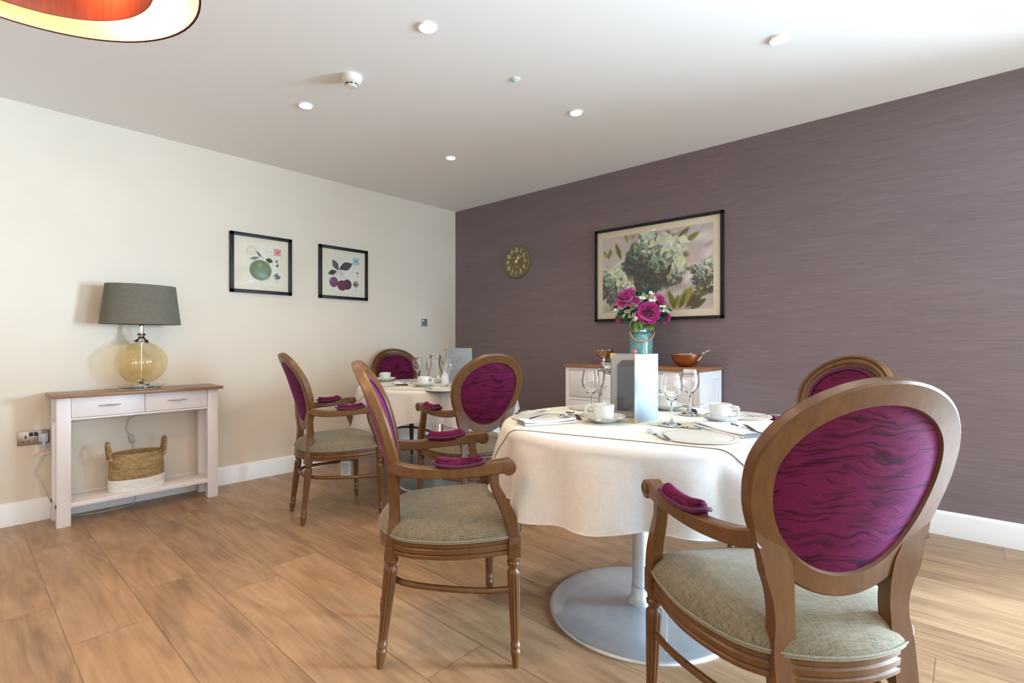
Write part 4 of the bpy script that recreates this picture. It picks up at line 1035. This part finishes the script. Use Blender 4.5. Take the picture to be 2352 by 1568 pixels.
# ------------------------------------------------------------------ clock
t = thing('wall_clock', 'round olive-brown wall clock with cream numerals on the mauve wall', 'clock', (0, -.930, 1.890))
FACE = mat('clock_face_olive', (.19, .145, .06), .6); NUM = mat('clock_cream', (.84, .78, .60), .6)
MXC = Matrix.Rotation(-PI / 2, 4, 'Z') @ Matrix.Rotation(PI / 2, 4, 'X')      # text plane -> faces -X
MB().lathe([(.0001, 0), (.158, 0), (.160, .004), (.158, .022), (.152, .026), (.148, .024), (.0001, .024)], 72).xf(MXC).build('case', FACE, t)
nm = MB()
for h in range(1, 13):
    a = R_(30 * h); q = text_mb(str(h), .052, .0004, sx=.78, bold=.0012); q.xf(Matrix.Translation((.112 * S(a), .112 * K(a), .0248))); nm.add(q.v, q.f)
    d_ = MB().lathe([(.0042, 0), (.0001, .0008)], 10, (.143 * S(a), .143 * K(a), .0244)); nm.add(d_.v, d_.f)
nm.xf(MXC).build('numerals', NUM, t)
q = text_mb('THOMAS KENT', .0135, .0003); q.xf(Matrix.Translation((0, .040, .0246))); q2 = text_mb('LONDON', .0135, .0003); q2.xf(Matrix.Translation((0, -.050, .0246))); q.add(q2.v, q2.f)
q.xf(MXC).build('lettering', mat('clock_lettering', (.55, .47, .30), .6), t)
def hand(a, pts, z):
    return MB().prism(pts, z, z + .0012).xf(MXC @ Matrix.Rotation(-a, 4, 'Z'))
hand(R_(57), [(-.0030, -.004), (.0030, -.004), (.0036, .045), (.0008, .105), (-.0008, .105), (-.0036, .045)], .031).build('minute_hand', NUM, t)
hand(R_(31), [(-.0025, 0), (.0025, 0), (.002, .030), (.0095, .046), (.0035, .058), (.0008, .086), (-.0008, .086), (-.0035, .058), (-.0095, .046), (-.002, .030)], .028).build('hour_hand', NUM, t)
MB().lathe([(.014, .026), (.014, .033), (.0001, .035)], 28).xf(MXC).build('hub', NUM, t)

# ------------------------------------------------------------------ pictures (paint strokes computed here, stored as vertex colours)
def vcol_mat(name, rough=.6):
    m = mat(name, (1, 1, 1), rough); g = G(m); a = g.N('ShaderNodeVertexColor'); a.layer_name = 'paint'; g.L(a.outputs[0], g.b.inputs['Base Color']); return m
PAINT = vcol_mat('painted_print')
def lin(c): return tuple(((x / 255) / 12.92 if x / 255 <= .04045 else ((x / 255 + .055) / 1.055) ** 2.4) for x in c)
class Cv:
    def __init__(s, w_, h_, bg): s.w, s.h = w_, h_; s.a = np.zeros((h_, w_, 3)); s.a[:] = lin(bg); s.X, s.Y = np.meshgrid(np.linspace(0, 1, w_), np.linspace(0, h_ / w_, h_))
    def st(s, x, y, L, W_, ang, col, al=1., soft=.25, lf=False):
        dx = s.X - x; dy = s.Y - y; u = (dx * K(ang) + dy * S(ang)) / L; v = (-dx * S(ang) + dy * K(ang)) / W_
        if lf: v = v / np.maximum(.05, 1 - np.abs(u) ** 1.5); d = np.maximum(np.abs(u), np.abs(v))
        else: d = np.sqrt(u * u + v * v)
        k = np.clip((1 - d) / soft, 0, 1)[..., None] * al; s.a = s.a * (1 - k) + np.array(lin(col)) * k
    def ring(s, x, y, rx, ry, th, col, al=1.):
        d = np.sqrt(((s.X - x) / rx) ** 2 + ((s.Y - y) / ry) ** 2); k = (np.clip(1 - np.abs(d - 1) * rx / th, 0, 1))[..., None] * al; s.a = s.a * (1 - k) + np.array(lin(col)) * k
    def line(s, x0, y0, x1, y1, w_, col, al=1.):
        L = math.hypot(x1 - x0, y1 - y0) / 2; s.st((x0 + x1) / 2, (y0 + y1) / 2, L + w_, w_, math.atan2(y1 - y0, x1 - x0), col, al, .6)
def canvas_obj(cv, W_, Hh, parent, P0, ux, name='print'):
    """grid mesh carrying the colours; P0 top-left, ux direction of image x"""
    h_, w_ = cv.h, cv.w; vs = []; cv.a = np.clip(cv.a, 0, 1) ** 1.22 * 1.22
    for i in range(h_):
        for j in range(w_): vs.append(tuple(Vector(P0) + Vector(ux) * (W_ * j / (w_ - 1)) + Vector((0, 0, -Hh * i / (h_ - 1)))))
    fs = [(i * w_ + j, (i + 1) * w_ + j, (i + 1) * w_ + j + 1, i * w_ + j + 1) for i in range(h_ - 1) for j in range(w_ - 1)]
    me = bpy.data.meshes.new(name); me.from_pydata(vs, [], fs); at = me.color_attributes.new('paint', 'FLOAT_COLOR', 'POINT')
    at.data.foreach_set('color', np.concatenate([cv.a.reshape(-1, 3), np.ones((h_ * w_, 1))], 1).astype(np.float32).ravel())
    me.materials.append(PAINT); o = bpy.data.objects.new(name, me); C.objects.link(o); o.parent = parent; return o
def picture(label, loc, W_, Hh, fw, aw, ah, cv, ux, nrm, art_off=(0, 0), group=None):
    t = thing('framed_print', label, 'picture', loc, 0, group); ux = Vector(ux); nrm = Vector(nrm); up = Vector((0, 0, 1))
    def slab(x0, x1, z0, z1, d0, d1):
        m = MB().box(x0, x1, d0, d1, z0, z1, .0012); m.v = [tuple(ux * v[0] + nrm * v[1] + up * v[2]) for v in m.v]; return m
    m = MB()
    for a in ((-W_ / 2, W_ / 2, Hh / 2 - fw, Hh / 2), (-W_ / 2, W_ / 2, -Hh / 2, -Hh / 2 + fw), (-W_ / 2, -W_ / 2 + fw, -Hh / 2, Hh / 2), (W_ / 2 - fw, W_ / 2, -Hh / 2, Hh / 2)):
        q = slab(*a, 0.0, .024); m.add(q.v, q.f)
    m.build('frame', FRAME, t)
    slab(-W_ / 2 + fw * .5, W_ / 2 - fw * .5, -Hh / 2 + fw * .5, Hh / 2 - fw * .5, .004, .010).build('mount', MOUNT, t)
    canvas_obj(cv, aw, ah, t, ux * (-aw / 2 + art_off[0]) + nrm * .0106 + up * (ah / 2 + art_off[1]), ux)
    g_ = MB().add([tuple(ux * x + nrm * .0150 + up * z) for x, z in ((-W_ / 2 + fw, -Hh / 2 + fw), (W_ / 2 - fw, -Hh / 2 + fw), (W_ / 2 - fw, Hh / 2 - fw), (-W_ / 2 + fw, Hh / 2 - fw))], [(0, 1, 2, 3)]); g_.build('glazing', GLAZE, t)
    return t
rnd = random.Random(5)
cv = Cv(250, 170, (196, 186, 184)); AR = 170 / 250
for k in range(60): cv.st(rnd.random(), rnd.random() * AR, rnd.uniform(.06, .16), rnd.uniform(.02, .07), rnd.uniform(-.9, .2), rnd.choice([(226, 220, 218), (206, 190, 182), (232, 228, 222), (170, 150, 140), (198, 196, 208)]), .7, .8)
for k in range(20): cv.st(rnd.uniform(0, 1), rnd.uniform(.5, .68), rnd.uniform(.05, .12), rnd.uniform(.02, .05), rnd.uniform(-1, 1), rnd.choice([(122, 104, 84), (150, 132, 100), (172, 160, 120)]), .4, .8)
OL = [(140, 138, 62), (168, 162, 84), (110, 108, 52), (190, 182, 110), (92, 84, 50)]
for (x, y, L, a) in [(.16, .14, .085, 1.15), (.04, .16, .05, .9), (.08, .15, .05, -1.2), (.27, .40, .09, 1.6), (.34, .44, .09, 1.7), (.76, .05, .07, -.7), (.82, .10, .08, -.55), (.24, .03, .05, 1.3), (.30, .02, .04, -.9), (.80, .35, .05, -.1), (.66, .60, .09, 1.2), (.70, .61, .07, 1.9), (.76, .58, .10, -1.1), (.81, .56, .10, -1.2), (.86, .58, .12, -.8), (.91, .50, .10, -.9), (.93, .55, .08, -.3), (.88, .64, .09, -.6), (.20, .60, .06, 1.2), (.10, .62, .06, -1.2), (.97, .44, .07, -.7), (.30, .62, .08, .8)]:
    for q in range(3): cv.st(x + rnd.uniform(-.008, .008), y + rnd.uniform(-.008, .008), L * rnd.uniform(.8, 1.1), L * rnd.uniform(.22, .40), a + rnd.uniform(-.12, .12), rnd.choice(OL), .8, .35, True)
for q in range(10): cv.st(.50 + rnd.uniform(-.05, .07), .44 + rnd.uniform(-.04, .05), .06, .03, 1.4 + rnd.uniform(-.4, .4), rnd.choice(OL), .8, .4)
def head(cx, cy, R0, n):
    for k in range(n // 3):
        a = rnd.uniform(0, 2 * PI); r_ = R0 * math.sqrt(rnd.random()); cv.st(cx + r_ * K(a), cy + r_ * S(a) * .9, R0 * .17, R0 * .12, a, (88, 96, 88), .5, .7)
    for k in range(n):
        a = rnd.uniform(0, 2 * PI); r_ = R0 * math.sqrt(rnd.random()) * (1.02 + .13 * S(5 * a + cx * 9) + .07 * S(9 * a)); x = cx + r_ * K(a); y = cy + r_ * S(a) * .9
        l_ = (.62 * (x - cx) - .80 * (y - cy)) / R0 + rnd.uniform(-.35, .35)
        if l_ > .30: c_ = rnd.choice([(226, 228, 208), (206, 214, 190), (198, 208, 204), (216, 216, 172), (182, 196, 182)])
        elif l_ > -.15: c_ = rnd.choice([(132, 150, 130), (154, 168, 152), (110, 130, 118), (172, 176, 130), (96, 114, 104)])
        else: c_ = rnd.choice([(70, 84, 78), (88, 64, 76), (96, 84, 66), (62, 66, 60), (112, 92, 104), (84, 100, 86)])
        cv.st(x, y, R0 * rnd.uniform(.07, .15), R0 * rnd.uniform(.04, .085), rnd.uniform(0, PI), c_, .85, .35)
head(.09, .43, .18, 420); head(.97, .42, .15, 300); head(.51, .26, .27, 800)
for k in range(70): cv.st(.47 + rnd.uniform(-.16, .14), .39 + rnd.uniform(-.05, .06), rnd.uniform(.012, .028), rnd.uniform(.008, .016), rnd.uniform(0, PI), rnd.choice([(78, 58, 52), (94, 80, 58), (66, 52, 56)]), .7, .4)
picture('large framed painting of pale green hydrangea heads on the mauve wall', (0, -2.388, 1.665), 1.098, .788, .022, .946, .640, cv, (0, -1, 0), (-1, 0, 0))
cv = Cv(150, 165, (214, 208, 192)); 
INK = (84, 74, 82); SEP = (200, 176, 140)
for k in range(30): cv.st(rnd.random(), rnd.random() * 1.1, .2, .12, rnd.random(), rnd.choice([(216, 210, 196), (206, 203, 194), (220, 213, 196)]), .4, .8)
for r_ in (.125, .10, .045, .115): cv.ring(.215, .215, r_, r_ * .9, .010, SEP, .8)
for k in range(12): a = k * PI / 6; cv.line(.215 + .05 * K(a), .215 + .045 * S(a), .215 + .11 * K(a), .215 + .10 * S(a), .004, SEP, .7)
cv.line(.06, .06, .36, .10, .006, SEP, .5); cv.line(.06, .09, .36, .13, .006, SEP, .5)
for k in range(6): cv.line(.03 + k * .02, .30 + k * .022, .05 + k * .024, .26 + k * .03, .007, SEP, .8)
cv.ring(.69, .19, .12, .085, .008, (205, 168, 158), .9); cv.line(.62, .19, .76, .19, .006, (170, 150, 150), .7)
cv.st(.87, .18, .095, .10, 0, (205, 130, 118), .9, .15, False)
cv.a[int(.10 * 150):int(.28 * 150), int(.78 * 150):int(.965 * 150)] = lin((206, 128, 116))
cv.ring(.872, .19, .07, .075, .015, (232, 190, 178), .9); cv.st(.872, .185, .030, .038, .2, (126, 52, 48), .9, .3); cv.st(.862, .19, .018, .026, .2, (226, 176, 162), 1, .3)
cv.st(.29, .40, .14, .050, -.25, INK, .8, .4, True); cv.st(.40, .29, .12, .034, .85, (60, 52, 56), .9, .4, True); cv.st(.66, .425, .105, .075, .3, (72, 62, 68), 1, .25, True); cv.line(.48, .44, .52, .33, .006, INK)
cv.st(.44, .70, .285, .275, .2, (118, 128, 96), 1, .06); cv.st(.46, .72, .25, .24, .2, (132, 146, 122), .8, .6); cv.st(.50, .84, .20, .12, .3, (150, 170, 166), .8, .8); cv.st(.42, .56, .08, .07, 0, (156, 168, 84), .8, .9)
cv.st(.85, .43, .045, .03, 1.0, INK, .9, .4); cv.st(.87, .54, .05, .04, -.8, (52, 44, 50), .9, .4); cv.line(.83, .38, .90, .52, .006, INK)
for k in range(60): a = rnd.uniform(0, 2 * PI); r_ = .085 * math.sqrt(rnd.random()); cv.st(.865 + r_ * K(a), .83 + r_ * S(a) * .8, .026, .012, a, rnd.choice([(92, 88, 100), (120, 118, 126), (70, 66, 76)]), .8, .4)
cv.line(.865, .86, .865, .99, .006, INK); cv.line(.80, .99, .94, 1.0, .004, INK, .7)
pr1 = cv
picture('framed print of a green apple, left of the two on the pale wall', (-2.093, 0, 1.722), .480, .472, .026, .310, .340, pr1, (1, 0, 0), (0, -1, 0), (.008, .0), 'framed fruit prints')
cv = Cv(150, 165, (210, 208, 196))
for k in range(30): cv.st(rnd.random(), rnd.random() * 1.1, .2, .12, rnd.random(), rnd.choice([(210, 209, 198), (202, 204, 198), (214, 208, 192)]), .4, .8)
for (a, b, c_, d_) in ((.04, .08, .58, .08), (.04, .08, .04, .22), (.58, .08, .58, .22), (.10, .22, .5, .22)): cv.line(a, b, c_, d_, .007, (190, 170, 150), .7)
cv.line(.17, .13, .46, .13, .008, (170, 150, 150), .7); cv.line(.10, .17, .5, .17, .005, (180, 176, 176), .6)
cv.a[int(.07 * 150):int(.27 * 150), int(.76 * 150):int(.965 * 150)] = lin((150, 184, 196)); cv.ring(.862, .17, .065, .07, .012, (178, 208, 216), .9); cv.st(.862, .155, .038, .03, .5, (52, 104, 128), .9, .4); cv.st(.85, .20, .02, .018, 0, (196, 220, 226), .9, .4)
cv.st(.23, .33, .18, .095, 1.05, (108, 92, 100), 1, .15, True); cv.st(.55, .34, .23, .125, -.45, (84, 70, 78), 1, .12, True); cv.line(.40, .42, .70, .24, .006, (140, 130, 136), .8); cv.st(.14, .55, .145, .08, -.35, (78, 64, 70), 1, .15, True)
cv.line(.32, .42, .38, .48, .010, INK); cv.line(.37, .46, .22, .66, .007, INK); cv.line(.37, .46, .41, .74, .007, INK); cv.line(.38, .46, .52, .70, .007, INK)
cv.st(.18, .82, .135, .15, 0, (124, 64, 104), 1, .08); cv.st(.14, .78, .06, .07, 0, (158, 110, 142), .7, .9); cv.st(.59, .86, .14, .155, 0, (86, 46, 72), 1, .08); cv.st(.43, .90, .15, .155, 0, (108, 36, 74), 1, .08)
for k in range(12): a = k * PI / 6; cv.line(.91, .50, .91 + .05 * K(a), .50 + .05 * S(a), .005, (110, 96, 96), .8)
cv.st(.91, .50, .022, .022, 0, (86, 52, 56), 1, .4); cv.line(.91, .55, .93, .64, .004, INK)
for k in range(70): a = rnd.uniform(0, 2 * PI); r_ = .088 * math.sqrt(rnd.random()); cv.st(.86 + r_ * K(a), .83 + r_ * S(a), .020, .013, a, rnd.choice([(44, 42, 46), (90, 88, 90), (60, 58, 60)]), .85, .4)
cv.line(.86, .90, .86, 1.01, .006, INK); cv.line(.80, 1.02, .92, 1.02, .004, INK, .8)
picture('framed print of purple cherries, right of the two on the pale wall', (-1.368, 0, 1.722), .484, .472, .026, .325, .350, cv, (1, 0, 0), (0, -1, 0), (.004, 0), 'framed fruit prints')

# tags on chairs
t = thing('paper_tag', 'white square care tag hanging under the chair near the console', 'tag', (-2.012, -1.160, .255), R_(-46))
MB().box(-.033, .033, -.0005, .0005, -.052, .046, .0003).build('card', mat('tag_card', (.80, .84, .90), .6), t)
m = MB()
for z, w_, in ((.024, .026), (.014, .027), (.004, .027), (-.006, .016), (-.016, .024)): m.box(-w_, w_, -.0009, -.0004, z, z + .0028)
m.build('blue_print', mat('tag_blue_ink', (.12, .16, .30), .6), t)
m = MB()
for z, w_ in ((-.028, .019), (-.038, .016)): m.box(-w_, w_, -.0009, -.0004, z, z + .003)
m.build('red_print', mat('tag_red_ink', (.45, .04, .12), .6), t)
MB().tube([(0, 0, .040), (.002, .004, .075), (0, .010, .125)], .0007, 5).build('string', WHITEPL, t)
tag(MB().tube([(0, 0, 0), (.003, .002, -.05), (-.004, 0, -.10), (.002, .003, -.15)], .0010, 5).build('string', WHITEF), 'thin white string hanging under the nearest chair', 'string', loc=(-2.465, -3.640, .385))
